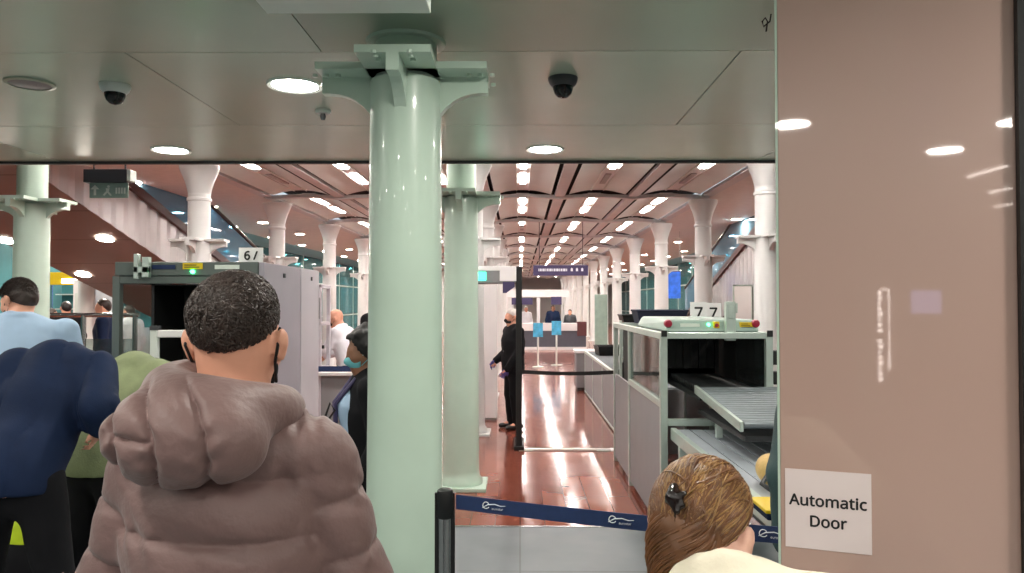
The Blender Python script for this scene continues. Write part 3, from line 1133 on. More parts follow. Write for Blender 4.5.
# ------------------------------------------------------------------ the pink automatic door
DX0, DX1 = P(779, 300, 1.98), P(1018, 300, 1.80)
dv = Vector((DX1.x - DX0.x, DX1.y - DX0.y, 0))
dlen = dv.length
dang = math.atan2(dv.y, dv.x)
door = bpy.data.objects.new('door_1', None)
C.objects.link(door)
door['kind'] = 'structure'
door.location = (DX0.x, DX0.y, 0)
door.rotation_euler = (0, 0, dang)
obj('door_leaf', MB().box((0, 0, 0.01), (dlen, 0.014, SOF_Z - 0.05)), 'pink_panel', door, bevel=0.002)
obj('edge_strip', MB().box((-0.006, -0.001, 0.01), (0, 0.015, SOF_Z - 0.05)), 'green_iron', door)
obj('door_frame', MB().box((dlen, -0.03, 0), (dlen + 0.35, 0.06, SOF_Z - 0.02)), 'black', door)
obj('door_header', MB().box((-0.02, -0.02, SOF_Z - 0.05), (dlen + 0.35, 0.06, SOF_Z)), 'dark_grey', door)


def on_door(px, py):
    """local (x,z) on the door face for a pixel"""
    o = Vector((0, 0, EYE))
    d = P(px, py, 1.0) - o
    n = Vector((-dv.y, dv.x, 0)).normalized()
    t = (Vector((DX0.x, DX0.y, 0)) - o).dot(n) / d.dot(n)
    q = o + d * t
    r = q - Vector((DX0.x, DX0.y, 0))
    return r.dot(dv.normalized()), q.z


a, b = on_door(785, 468), on_door(872, 555)
pc = ((a[0] + b[0]) / 2, (a[1] + b[1]) / 2)
sw, sh = (b[0] - a[0]) / 2, (a[1] - b[1]) / 2
ps = thing('paper_sign', 'square white paper notice reading Automatic Door, stuck on the pink door', 'sign',
           Vector((DX0.x, DX0.y, 0)) + dv.normalized() * pc[0] + Vector((0, 0, pc[1])) + Vector((dv.y, -dv.x, 0)).normalized() * 0.0015, dang)
obj('sheet', MB().box((-sw, -0.0008, -sh), (sw, 0.0008, sh)), 'paper_pink', ps)
text('lettering', 'Automatic\nDoor', 0.047, 'ink', ps, face_cam(0, -0.0014, -0.002), 0.0003, 0.0010)

# ------------------------------------------------------------------ belt barrier in front
BY = 2.75
bp0, bp1 = P(445, 500, BY), Vector((1.5, 2.2, 0))
bh = P(445, 501, BY).z


def post(label, loc, h=None, cassette=True):
    t = thing('barrier_post', label, 'barrier post', loc)
    h = h or bh + 0.04
    obj('base', MB().lathe([(0.17, 0), (0.17, 0.012), (0.12, 0.028), (0.04, 0.045), (0.03, 0.06)], 36), 'dark_grey', t, smooth=True)
    obj('tube', MB().lathe([(0.026, 0.04), (0.026, h - 0.09)], 28), 'steel', t, smooth=True)
    obj('cassette', MB().lathe([(0.026, h - 0.10), (0.030, h - 0.095), (0.030, h - 0.012), (0.027, h), (0.020, h + 0.004)], 28), 'black', t, smooth=True)
    obj('track', MB().box((-0.036, -0.008, 0.1), (-0.024, 0.008, h - 0.01)).box((0.024, -0.008, 0.1), (0.036, 0.008, h - 0.01)), 'black', t)
    return t


post('steel belt barrier post beside the nearest pale green column', (bp0.x, BY, 0))
post('steel belt barrier post hidden behind the pink door', (bp1.x, bp1.y, 0))
bt = thing('barrier_belt', 'navy retractable belt with white train-company logos, across the walkway in front', 'barrier belt', (bp0.x, BY, bh))
bd = Vector((bp1.x - bp0.x, bp1.y - BY, 0))
bl_ = bd.length
bt.rotation_euler = (0, 0, math.atan2(bd.y, bd.x))
def bfn(u, v):
    x = 0.042 + (bl_ - 0.084) * u
    return (x, 0, -0.026 + 0.052 * v - 0.018 * math.sin(pi * u))
wb = obj('webbing', MB().grid(bfn, 30, 1), 'navy_belt', bt)
sm = wb.modifiers.new('solid', 'SOLIDIFY')
sm.thickness = 0.003
for x in (0.17, 0.62, 1.1, 1.55):
    z = -0.018 * math.sin(pi * x / bl_)
    lg = MB()
    sw_ = [(x - 0.012 + 0.012 * math.cos(2 * pi * q / 14 + 0.5), -0.003, z + 0.002 + 0.013 * math.sin(2 * pi * q / 14 + 0.5) * (1 if q < 8 else 0.75)) for q in range(13)]
    lg.tube(sw_, 0.0016, 6)
    lg.tube([(x - 0.026, -0.003, z - 0.006), (x - 0.005, -0.003, z + 0.006), (x + 0.02, -0.003, z + 0.009), (x + 0.042, -0.003, z + 0.004), (x + 0.06, -0.003, z + 0.006)], [0.001, 0.002, 0.0018, 0.0015, 0.0008], 6)
    obj('logo', lg, 'white_ink', wb)
    text('lettering', 'eurostar', 0.013, 'white_ink', wb, face_cam(x + 0.03, -0.003, z - 0.007), 0.0003)

# ------------------------------------------------------------------ lane seven scanner (right)
XA = 1.0
Y0 = 5.43


def profile_post(mb, x, y, z0, z1, s=0.045):
    mb.box((x, y, z0), (x + s, y + s, z1))


sx = thing('xray_scanner', 'baggage X-ray scanner of lane seven with open tunnel, right of the walkway', 'scanner', (XA, Y0, 0))
W, D, HT = 0.80, 2.75, 1.47
fr = MB()
for x in (0.0, W - 0.05):
    for y in (0.0, 1.60, D - 0.05):
        profile_post(fr, x, y, 0.0, HT, 0.05)
for x in (0.0, W - 0.05):
    fr.box((x + 0.002, 0.04, HT - 0.05), (x + 0.048, D, HT - 0.002))
    fr.box((x + 0.002, 0.04, 0.93), (x + 0.048, 1.64, 0.98))
fr.box((0.04, 0.002, HT - 0.045), (W, 0.048, HT))
fr.box((0.04, 0.002, 0.805), (W, 0.048, 0.855))
fr.box((0.04, D - 0.048, HT - 0.045), (W, D - 0.002, HT))
obj('frame', fr, 'alu', sx, bevel=0.004)
obj('side_panel', MB().box((0.012, 0.05, 0.05), (0.03, D - 0.05, 0.93)), 'grey_panel', sx)
obj('side_panel', MB().box((W - 0.03, 0.05, 0.05), (W - 0.012, D - 0.05, 0.93)), 'grey_panel', sx)
obj('side_window', MB().box((0.02, 0.05, 0.98), (0.026, 1.60, HT - 0.05)), 'clear_glass', sx)
obj('side_window', MB().box((W - 0.026, 0.05, 0.98), (W - 0.02, 1.60, HT - 0.05)), 'dark_glass', sx)
tn = MB()
tn.box((0.10, 1.1, 0.84), (0.13, D - 0.06, HT - 0.06)).box((W - 0.13, 1.1, 0.84), (W - 0.10, D - 0.06, HT - 0.06))
tn.box((0.10, 1.1, HT - 0.08), (W - 0.10, D - 0.06, HT - 0.06)).box((0.10, D - 0.1, 0.84), (W - 0.10, D - 0.06, HT - 0.06))
obj('tunnel', tn, 'black', sx)
for q in range(8):
    x = 0.13 + q * (W - 0.26) / 8
    obj('curtain_flap', MB().box((x + 0.003, 1.12 + 0.01 * (q % 2), 1.12), (x + (W - 0.26) / 8 - 0.003, 1.126 + 0.01 * (q % 2), HT - 0.08)), 'rubber', sx)
hd = MB().add([(0.06, 0.10, HT), (W - 0.06, 0.10, HT), (W - 0.06, 1.5, HT), (0.06, 1.5, HT),
               (0.08, 0.16, HT + 0.09), (W - 0.08, 0.16, HT + 0.09), (W - 0.10, 1.45, HT + 0.09), (0.10, 1.45, HT + 0.09)],
              [(3, 2, 1, 0), (4, 5, 6, 7), (0, 1, 5, 4), (1, 2, 6, 5), (2, 3, 7, 6), (3, 0, 4, 7)])
obj('hood', hd, 'hood', sx, bevel=0.02, seg=3)
for x in (0.08, W - 0.085):
    obj('red_lamp', MB().lathe([(0.001, 0.0), (0.024, 0.004), (0.03, 0.02), (0.03, 0.045)], 20, (x, 0.10, HT + 0.06), ax='y'), 'red_lamp', sx, smooth=True)
obj('status_light', MB().lathe([(0.001, 0), (0.010, 0.002), (0.012, 0.02)], 16, (0.375, 0.122, HT + 0.052), ax='y'), 'led', sx, smooth=True)
eb = obj('stop_button', MB().box((0.408, 0.118, HT + 0.022), (0.452, 0.15, HT + 0.074)), 'yellow', sx, bevel=0.003)
obj('button_cap', MB().lathe([(0.001, 0), (0.013, 0.002), (0.015, 0.02)], 16, (0.43, 0.102, HT + 0.048), ax='y'), 'red_lamp', eb, smooth=True)
obj('name_plate', MB().box((0.17, 0.124, HT + 0.035), (0.31, 0.14, HT + 0.06)), 'ceiling_box', sx)
wl = MB().box((0.60, 0.122, HT + 0.025), (0.70, 0.14, HT + 0.07), 'yellow')
for q in range(3):
    wl.box((0.61, 0.1205, HT + 0.033 + q * 0.011), (0.69 - 0.015 * q, 0.125, HT + 0.037 + q * 0.011), 'ink')
obj('warning_label', wl, 'yellow', sx)
ap = MB().box((0.475, 0.03, HT - 0.06), (0.545, 0.085, HT + 0.22)).box((0.49, 0.02, HT + 0.10), (0.53, 0.09, HT + 0.19)).box((0.545, 0.03, HT + 0.14), (0.56, 0.08, HT + 0.21))
obj('sensor_mast', ap, 'alu', sx, bevel=0.004)
for x, y in ((0.025, -0.006), (W - 0.025, -0.006)):
    jb = MB().box((x - 0.02, y - 0.01, HT - 0.03), (x + 0.02, y + 0.006, HT + 0.015))
    obj('corner_bracket', jb, 'black', sx, bevel=0.003)
for q in range(18):
    y = 0.035 + q * 0.062
    obj('tunnel_roller', MB().lathe([(0.021, 0.29), (0.021, W - 0.13)], 10, (0, y, 1.06), ax='x'), 'rubber', sx, smooth=True)
obj('tunnel_bed', MB().box((0.29, 0.05, 0.98), (W - 0.13, D - 0.12, 1.02)), 'rubber', sx)
ct = MB().box((W + 0.002, 0.0, 1.1), (W + 0.055, 0.09, 1.19)).box((W + 0.002, 0.0, 1.24), (W + 0.055, 0.09, 1.34))
obj('socket_box', ct, 'black', sx, bevel=0.004)

# upper conveyor, leading into the tunnel
uc = thing('feed_conveyor', 'dark ribbed feed conveyor sloping down out of the lane seven scanner', 'conveyor', (XA + 0.235, Y0 - 1.13, 0))
LEN = 1.12
zc_ = lambda y: 0.985 + 0.085 * y / 1.12
for side, x in (('rail', 0.0), ('rail', 0.66)):
    r = MB().add([(x, 0, zc_(0) - 0.03), (x + 0.022, 0, zc_(0) - 0.03), (x + 0.022, LEN, zc_(LEN) - 0.03), (x, LEN, zc_(LEN) - 0.03),
                  (x, 0, zc_(0) + 0.028), (x + 0.022, 0, zc_(0) + 0.028), (x + 0.022, LEN, zc_(LEN) + 0.028), (x, LEN, zc_(LEN) + 0.028)],
                 [(3, 2, 1, 0), (4, 5, 6, 7), (0, 1, 5, 4), (1, 2, 6, 5), (2, 3, 7, 6), (3, 0, 4, 7)])
    obj('side_rail', r, 'alu' if x == 0 else 'rubber', uc, bevel=0.004)
for q in range(18):
    y = 0.035 + q * 0.062
    obj('roller', MB().lathe([(0.021, 0.03), (0.021, 0.66)], 10, (0, y, zc_(y)), ax='x'), 'belt_grey', uc, smooth=True)
obj('bed_plate', MB().box((0.03, 0, 0.90), (0.66, LEN, 0.93)), 'rubber', uc)
sd_ = MB()
for q in range(12):
    sd_.lathe([(0.014, 0), (0.014, 0.012)], 10, (0.647, 0.1 + q * 0.09, zc_(0.1 + q * 0.09) + 0.045), ax='x')
obj('guide_wheel', sd_, 'chrome', uc)
for x in (0.05, 0.6):
    obj('support', MB().box((x, 0.7, 0.80), (x + 0.04, 0.74, 0.90)), 'alu', uc)

# lower slatted bed in front
lb = thing('slatted_table', 'grey slatted loading table in front of the lane seven scanner', 'table', (XA + 0.065, 3.05, 0))
LL, LW, LZ = Y0 - 3.05 - 0.02, 0.92, 0.785
for q in range(9):
    x = 0.04 + q * (LW - 0.08) / 9
    s = MB().box((x + 0.004, 0, LZ - 0.012), (x + (LW - 0.08) / 9 - 0.004, LL, LZ))
    for y in (0.3, 0.9, 1.5, 2.1):
        s.lathe([(0.006, 0), (0.004, 0.004)], 8, (x + 0.012, y, LZ))
    obj('slat', s, 'slat', lb)
obj('side_rail', MB().box((0, 0, LZ - 0.07), (0.04, LL, LZ + 0.012)), 'alu', lb, bevel=0.004)
obj('side_rail', MB().box((LW - 0.04, 0, LZ - 0.07), (LW, LL, LZ + 0.012)), 'alu', lb, bevel=0.004)
obj('cross_beam', MB().box((0.04, 0.05, LZ - 0.06), (LW - 0.04, 0.09, LZ - 0.012)).box((0.04, LL - 0.1, LZ - 0.06), (LW - 0.04, LL - 0.06, LZ - 0.012)).box((0.04, LL / 2, LZ - 0.06), (LW - 0.04, LL / 2 + 0.04, LZ - 0.012)), 'dark_grey', lb)
for x in (0.0, LW - 0.045):
    for y in (0.05, LL - 0.3):
        obj('leg', MB().box((x, y, 0), (x + 0.045, y + 0.045, LZ - 0.07)), 'alu', lb, bevel=0.003)

# grey outfeed lane beyond the scanner
of = thing('outfeed_table', 'long grey panelled outfeed table behind the lane seven scanner', 'table', (1.22, 8.3, 0))
pn = MB()
for q in range(4):
    pn.box((0, 0.02 + q * 1.5, 0.04), (0.02, 1.48 + q * 1.5, 0.74)).box((0.82, 0.02 + q * 1.5, 0.04), (0.84, 1.48 + q * 1.5, 0.74))
pn.box((0, 0, 0.04), (0.84, 0.02, 0.74)).box((0, 5.98, 0.04), (0.84, 6.0, 0.74))
obj('side_panel', pn, 'grey_panel', of)
fr = MB()
for q in range(5):
    for x in (-0.008, 0.808):
        fr.box((x, max(0, q * 1.5 - 0.02), 0), (x + 0.04, q * 1.5 + 0.02, 0.76))
for x in (-0.012, 0.812):
    fr.box((x, 0, 0.74), (x + 0.04, 6.0, 0.785)).box((x, 0, 0.02), (x + 0.03, 6.0, 0.05))
obj('frame', fr, 'alu', of, bevel=0.003)
rl = MB()
for q in range(60):
    rl.lathe([(0.03, 0.03), (0.03, 0.81)], 8, (0, 0.05 + q * 0.1, 0.735), ax='x')
obj('roller_bed', rl, 'belt_grey', of, smooth=True)
up = MB()
for y in (0.1, 0.9):
    for x in (0.0, 0.8):
        up.box((x, y, 0.76), (x + 0.035, y + 0.035, 1.42))
for z in (1.0, 1.12, 1.38):
    up.box((0, 0.1, z), (0.03, 0.93, z + 0.03)).box((0.8, 0.1, z), (0.83, 0.93, z + 0.03))
    up.box((0, 0.1, z), (0.83, 0.13, z + 0.03))
obj('rack', up, 'alu', of, bevel=0.003)
# white-and-grey end gate of the lane, at the far end
gt = thing('lane_end_cabinet', 'low pale grey cabinet at the far end of the lane seven outfeed table', 'cabinet', (1.05, 14.6, 0))
obj('body', MB().box((0.03, 0, 0.06), (1.0, 0.5, 0.72)), 'grey_panel', gt, bevel=0.005)
obj('top', MB().box((0, -0.03, 0.72), (1.03, 0.53, 0.77)), 'white', gt, bevel=0.005)
obj('plinth', MB().box((0.05, 0.03, 0), (0.98, 0.48, 0.06)), 'black', gt)


def tray(label, loc, rz, h=0.13, w=0.58, d=0.42, m='black'):
    t = thing('security_tray', label, 'tray', loc, rz, 'security trays in lane seven')
    a, b = w / 2, d / 2
    o = MB()
    ins, th = 0.03, 0.006
    lo = [(-a + ins, -b + ins, 0), (a - ins, -b + ins, 0), (a - ins, b - ins, 0), (-a + ins, b - ins, 0)]
    hi = [(-a, -b, h), (a, -b, h), (a, b, h), (-a, b, h)]
    li = [(x * 0.97, y * 0.97, z + th) for x, y, z in lo]
    hi2 = [(x * 0.96, y * 0.96, z) for x, y, z in hi]
    o.add(lo + hi + li + hi2, [(3, 2, 1, 0)] + [(i, (i + 1) % 4, 4 + (i + 1) % 4, 4 + i) for i in range(4)] + [(8, 9, 10, 11)]
          + [(8 + i, 12 + i, 12 + (i + 1) % 4, 8 + (i + 1) % 4) for i in range(4)] + [(4 + i, 4 + (i + 1) % 4, 12 + (i + 1) % 4, 12 + i) for i in range(4)])
    obj('tub', o, m, t)
    r = MB()
    pts = [(-a, -b, h), (a, -b, h), (a, b, h), (-a, b, h), (-a, -b, h)]
    r.tube(pts, 0.009, 8)
    obj('rim', r, m, t, smooth=True)
    return t


tray('black tub tray standing on the rack behind the lane seven scanner', (1.46, 8.9, 1.41), 0.0)
t2 = P(658, 322, 7.6)
tray('dark navy tub tray on the back of the lane seven scanner hood', (XA + 0.40, Y0 + 2.25, HT + 0.005), 0.0, 0.13, 0.5, 0.4, 'navy_trouser')
tray('black tub tray lying on the rollers at the far end of lane seven', (1.62, 13.4, 0.77), 0.1, 0.16)

# number placards for the lanes
def placard(label, px0, px1, py0, py1, Y, s, rz, cat='number placard'):
    c0, c1 = P(px0, py0, Y), P(px1, py1, Y)
    w2, h2 = (c1.x - c0.x) / 2, (c0.z - c1.z) / 2
    t = thing('number_placard', label, 'number placard', ((c0.x + c1.x) / 2, Y, (c0.z + c1.z) / 2), rz)
    obj('card', MB().box((-w2, -0.004, -h2), (w2, 0.004, h2)), 'paper', t)
    text('numeral', s, h2 * 1.9, 'ink', t, face_cam(0, -0.006, 0.0), 0.001, 0.003)
    return t, h2


t, h2 = placard('white card with a black 7, left of the scanner sensor mast', 690, 707, 302, 323, 7.0, '7', 0.05)
obj('stem', MB().box((-0.015, 0.0, HT + 0.003 - t.location.z), (0.015, 0.008, -h2 + 0.02)), 'alu', t)
t, h2 = placard('white card with a black 7, partly behind the scanner sensor mast', 706, 721, 303, 322, 7.05, '7', -0.25)
obj('stem', MB().box((-0.015, 0.0, HT + 0.003 - t.location.z), (0.015, 0.008, -h2 + 0.02)), 'alu', t)

# tan bag and yellow strap on the slatted table by the door
p = P(766, 480, 3.75)
tb = thing('tan_handbag', 'small tan handbag lying on the slatted table beside the pink door', 'bag', (p.x + 0.03, 3.75, LZ + 0.006))
sobj('bag_body', [ell((0, 0, 0.075), (0.075, 0.10, 0.075)), ell((0.02, 0.05, 0.07), (0.07, 0.08, 0.065)), ell((0, -0.04, 0.055), (0.06, 0.07, 0.05))], 0.012, 'tan', tb)
obj('handle', MB().tube([(-0.05, -0.08, 0.06), (-0.085, -0.11, 0.03), (-0.06, -0.15, 0.014), (0.0, -0.15, 0.014), (0.03, -0.10, 0.04)], 0.012, 8), 'black', tb, smooth=True)
ty = thing('yellow_tray', 'yellow and navy tray edge on the near end of the slatted table', 'tray', (1.20, 3.20, LZ + 0.015), 0.0)
obj('tub', MB().box((-0.2, -0.1, 0), (0.2, 0.1, 0.03)), 'navy_cloth', ty, bevel=0.006)
obj('rim', MB().box((-0.21, -0.11, 0.03), (0.21, 0.11, 0.045)), 'yellow', ty, bevel=0.004)

# black pole and its floor barrier
mp_ = P(519, 448, 8.7)
arch = thing('metal_detector_arch', 'walk-through metal detector arch with black edge post and green display', 'metal detector', (mp_.x, 8.7, 0))
obj('post', MB().box((-0.035, 0, 0.05), (0.035, 0.55, 2.10)), 'black', arch, bevel=0.01)
obj('foot', MB().box((-0.06, -0.03, 0), (0.06, 0.58, 0.05)), 'black', arch, bevel=0.006)
obj('post', MB().box((-0.83, 0, 0.05), (-0.76, 0.55, 2.10)), 'white', arch, bevel=0.01)
obj('foot', MB().box((-0.86, -0.03, 0), (-0.73, 0.58, 0.05)), 'black', arch, bevel=0.006)
za, zb = P(519, 283, 8.7).z, P(519, 268, 8.7).z
hdr = obj('header', MB().box((-0.76, 0.02, za), (-0.035, 0.53, zb)), 'grey_panel', arch, bevel=0.006)
obj('header_cap', MB().box((-0.76, 0.015, zb - 0.03), (-0.035, 0.53, zb + 0.02)), 'white', arch, bevel=0.004)
xg0, xg1 = P(477, 275, 8.7).x - mp_.x, P(486, 275, 8.7).x - mp_.x
obj('display', MB().box((xg0, 0.008, za + 0.03), (xg1, 0.03, zb - 0.045)), 'led_panel', arch)
np_ = thing('notice_sheet', 'white notice with blue lower half hung on the metal detector header', 'notice', (P(508, 285, 8.68).x, 8.68, 0))
obj('sheet', MB().box((-0.095, -0.004, P(508, 281, 8.68).z), (0.095, 0.004, P(508, 267, 8.68).z)), 'paper', np_)
pl = MB().prism([(-0.06, P(508, 282, 8.68).z), (0.075, P(508, 282, 8.68).z), (0.075, P(508, 287, 8.68).z), (-0.02, P(508, 293, 8.68).z), (-0.06, P(508, 293, 8.68).z)], 0.006, (0, 0, 0), (1, 0, 0), (0, 0, 1), (0, 1, 0))
obj('pennant', pl, 'purple_sign', np_)
wc = thing('tall_white_cabinet', 'tall plain white cabinet behind the metal detector header', 'cabinet', (P(489, 420, 10.9).x, 10.9, 0))
obj('body', MB().box((-0.19, 0, 0.03), (0.12, 0.3, 2.05)), 'white', wc, bevel=0.008)
obj('plinth', MB().box((-0.18, 0.01, 0), (0.11, 0.28, 0.03)), 'grey_panel', wc)

gp = thing('gate_post', 'slim steel and black gate post at the side of the lane seven outfeed table', 'barrier post', (P(623, 447, 8.7).x, 8.72, 0))
obj('tube', MB().box((-0.035, -0.02, 0), (-0.004, 0.02, 1.48)), 'alu', gp, bevel=0.003)
obj('track', MB().box((-0.002, -0.02, 0.06), (0.03, 0.02, 1.0)), 'black', gp, bevel=0.003)
obj('base', MB().box((-0.14, -0.09, 0), (0.06, 0.09, 0.014)), 'white', gp, bevel=0.004)
zb_ = P(570, 372, 8.7).z
bb = thing('black_belt', 'narrow black belt between the metal detector and the outfeed table gate post', 'barrier belt', (mp_.x, 8.72, zb_))
ln = gp.location.x - mp_.x
def b2(u, v):
    return (0.037 + (ln - 0.075) * u, 0, -0.022 + 0.044 * v - 0.02 * math.sin(pi * u))
o = obj('webbing', MB().grid(b2, 16, 1), 'black', bb)
o.modifiers.new('solid', 'SOLIDIFY').thickness = 0.004
obj('end_clip', MB().box((ln - 0.06, -0.012, -0.028), (ln - 0.038, 0.012, 0.028)), 'dark_grey', bb)
ths = thing('floor_guide', 'white threshold strip on the red floor from the black post to the gate post', 'floor strip', (mp_.x, 8.72, 0))
obj('strip', MB().box((0.05, -0.035, 0.0005), (ln - 0.14, 0.035, 0.02)), 'white', ths, bevel=0.006)
obj('end_plate', MB().box((0.0, -0.05, 0.0005), (0.16, 0.05, 0.006)).box((ln - 0.30, -0.06, 0.0005), (ln - 0.145, 0.06, 0.006)), 'alu', ths)

# white partition screens and blue poster at right
for i, (pa, pb) in enumerate(((733, 752), (753.5, 800))):
    a_, b_ = P(pa, 290, 15.0), P(pb, 290, 15.0)
    w_ = b_.x - a_.x
    t = thing('partition_screen', ['narrow white partition screen beside the white column, right of the 7 cards', 'wide white partition screen running behind the pink door'][i], 'screen', (a_.x, 15.0, 0))
    obj('panel', MB().box((0.01, -0.02, 0.08), (w_ - 0.01, 0.02, 2.02)), 'white', t, bevel=0.004)
    obj('edge_frame', MB().box((0, -0.025, 0.04), (0.02, 0.025, 2.04)).box((w_ - 0.02, -0.025, 0.04), (w_, 0.025, 2.04)).box((0, -0.025, 2.01), (w_, 0.025, 2.04)), 'alu', t)
    for x in (0.02, w_ - 0.06):
        obj('foot', MB().box((x, -0.2, 0), (x + 0.04, 0.2, 0.04)), 'dark_grey', t)
pz = P(674, 285, 20.0)
bpz = thing('hanging_poster', 'blue hanging poster between two white columns on the right', 'poster', (pz.x, 20.0, pz.z))
obj('sheet', MB().box((-0.17, -0.01, -0.35), (0.17, 0.01, 0.35)), 'blue_poster', bpz)
obj('rail', MB().tube([(-0.18, 0, 0.36), (0.18, 0, 0.36)], 0.012, 8), 'steel', bpz)
obj('wire', MB().tube([(-0.15, 0, 0.36), (-0.15, 0, VZ - pz.z)], 0.004, 6).tube([(0.15, 0, 0.36), (0.15, 0, VZ - pz.z)], 0.004, 6), 'steel', bpz)

# ------------------------------------------------------------------ lane six scanner (left)
XS0 = P(112, 300, 5.0).x
XS1 = P(258, 300, 5.0).x
W6 = XS1 - XS0
H6 = P(180, 262, 5.0).z
HO = P(180, 276, 5.0).z
s6 = thing('xray_scanner', 'tall baggage X-ray scanner of lane six behind the man in the puffer jacket', 'scanner', (XS0, 5.0, 0))
fr = MB()
XT = P(150, 300, 5.0).x - XS0
for x in (0, W6 - 0.05):
    for y in (0, 0.7):
        profile_post(fr, x, y, 0, HO, 0.05)
fr.box((0.05, 0.002, HO - 0.05), (W6, 0.048, HO)).box((0, 0.05, HO - 0.05), (0.05, 0.75, HO)).box((0, 0.05, 0.95), (0.05, 0.75, 1.0))
fr.box((0.05, 0.002, 0.8), (W6, 0.048, 0.85))
obj('frame', fr, 'dark_frame', s6, bevel=0.004)
obj('side_window', MB().box((0.02, 0.05, 1.0), (0.026, 0.7, HO - 0.05)), 'clear_glass', s6)
obj('side_panel', MB().box((0.01, 0.05, 0.05), (0.03, 0.7, 0.95)), 'dark_grey', s6)
tn = MB().box((XT, 0.72, 0.8), (W6 - 0.02, 2.2, HO - 0.02))
cab = MB()
cab.box((0.02, 0.7, 0.05), (XT - 0.02, 0.78, 1.0))
obj('lower_panel', cab, 'dark_grey', s6)
ch = MB()                                               # black tunnel mouth: side walls, top, back
ch.box((XT - 0.02, 0.06, 0.86), (XT, 1.3, HO - 0.05)).box((W6 - 0.06, 0.06, 0.86), (W6 - 0.05, 1.3, HO - 0.05)).box((XT - 0.02, 0.06, HO - 0.06), (W6 - 0.05, 1.3, HO - 0.052)).box((XT - 0.02, 1.28, 0.86), (W6 - 0.05, 1.3, HO - 0.05))
obj('tunnel', ch, 'black', s6)
for q in range(8):
    ww = (W6 - 0.06 - XT) / 8
    obj('curtain_flap', MB().box((XT + q * ww + 0.003, 0.5 + 0.01 * (q % 2), 1.2), (XT + (q + 1) * ww - 0.003, 0.506 + 0.01 * (q % 2), HO - 0.06)), 'rubber', s6)
obj('tunnel_belt', MB().box((XT, -0.3, 0.86), (W6 - 0.06, 1.28, 0.89)), 'rubber', s6)
hdz = MB().box((0.02, -0.01, HO + 0.002), (W6, 0.74, H6))
obj('header', hdz, 'dark_frame', s6, bevel=0.006)
lab6 = [(0.27, 0.42, 'navy_belt', 'blue_label'), (0.47, 0.60, 'yellow', 'yellow_label'), (0.68, 0.84, 'ceiling_box', 'name_plate')]
for xa, xb, m_, nm in lab6:
    g = MB().box((xa * W6 / 0.96, -0.016, HO + 0.045), (xb * W6 / 0.96, -0.01, HO + 0.045 + (0.028 if m_ != 'yellow' else 0.04)), m_)
    if m_ == 'yellow':
        for q in range(2):
            g.box((xa * W6 / 0.96 + 0.012, -0.018, HO + 0.055 + q * 0.014), (xb * W6 / 0.96 - 0.02 - 0.02 * q, -0.0155, HO + 0.06 + q * 0.014), 'ink')
    obj(nm, g, m_, s6)
obj('status_light', MB().lathe([(0.001, -0.03), (0.011, -0.026), (0.013, -0.008)], 14, (0.535 * W6 / 0.96, 0, HO + 0.028), ax='y'), 'led', s6, smooth=True)
ms = MB().box((0.17, -0.06, HO - 0.02), (0.20, -0.02, H6 + 0.05)).box((0.225, -0.06, HO - 0.01), (0.27, -0.02, H6 + 0.03)).box((0.17, -0.06, HO + 0.02), (0.27, -0.03, HO + 0.06))
obj('sensor_mast', ms, 'alu', s6, bevel=0.003)
# right flank of the machine: tall lilac cabinet panels
ln6 = 1.35
fl = MB().box((W6 + 0.003, 0.0, 0.03), (W6 + 0.04, ln6 * 0.62 - 0.006, H6 - 0.002))
obj('flank_panel', fl, 'lilac_panel', s6, bevel=0.004)
fl = MB().box((W6 + 0.003, ln6 * 0.62 + 0.002, 0.03), (W6 + 0.045, ln6, H6 - 0.002))
obj('flank_panel', fl, 'lilac_light', s6, bevel=0.004)
obj('back_cabinet', MB().box((XT - 0.02, 1.302, 0.03), (W6 + 0.002, ln6, H6 - 0.01)), 'lilac_panel', s6, bevel=0.006)
for y in (0.4, 1.1):
    obj('panel_latch', MB().box((W6 + 0.04, y, 1.86), (W6 + 0.052, y + 0.03, 1.89)), 'dark_grey', s6)

# white rail frame in front of the tunnel
wx0, wx1 = P(151, 350, 4.6).x, P(215, 350, 4.6).x
wz1 = P(151, 330, 4.6).z
wf = thing('white_rail_frame', 'white tubular safety rail in front of the lane six tunnel', 'rail', (wx0, 4.6, 0))
rr = MB().box((0, -0.02, 0), (0.045, 0.02, wz1)).box((wx1 - wx0, -0.02, 0), (wx1 - wx0 + 0.045, 0.02, wz1))
obj('upright', rr, 'lamp_rim', wf, bevel=0.006)
obj('top_rail', MB().box((0.045, -0.02, wz1 - 0.045), (wx1 - wx0, 0.02, wz1 + 0.0)), 'white', wf, bevel=0.006)
obj('mid_rail', MB().box((0.045, -0.015, 0.55), (wx1 - wx0, 0.015, 0.59)), 'lamp_rim', wf, bevel=0.005)
obj('joint_cap', MB().box((0.0, -0.024, wz1), (0.05, 0.024, wz1 + 0.025)), 'dark_grey', wf)
c0 = P(250, 256, 5.8)
s6p, h2 = placard('white card with a black 6 above the lane six scanner', 239, 263, 249, 264, 5.75, '6 /', 0.0)
obj('stem', MB().box((-0.015, 0.0, H6 - s6p.location.z - 0.02), (0.015, 0.008, -h2 + 0.02)), 'alu', s6p)
s6p.location.z += 0.01
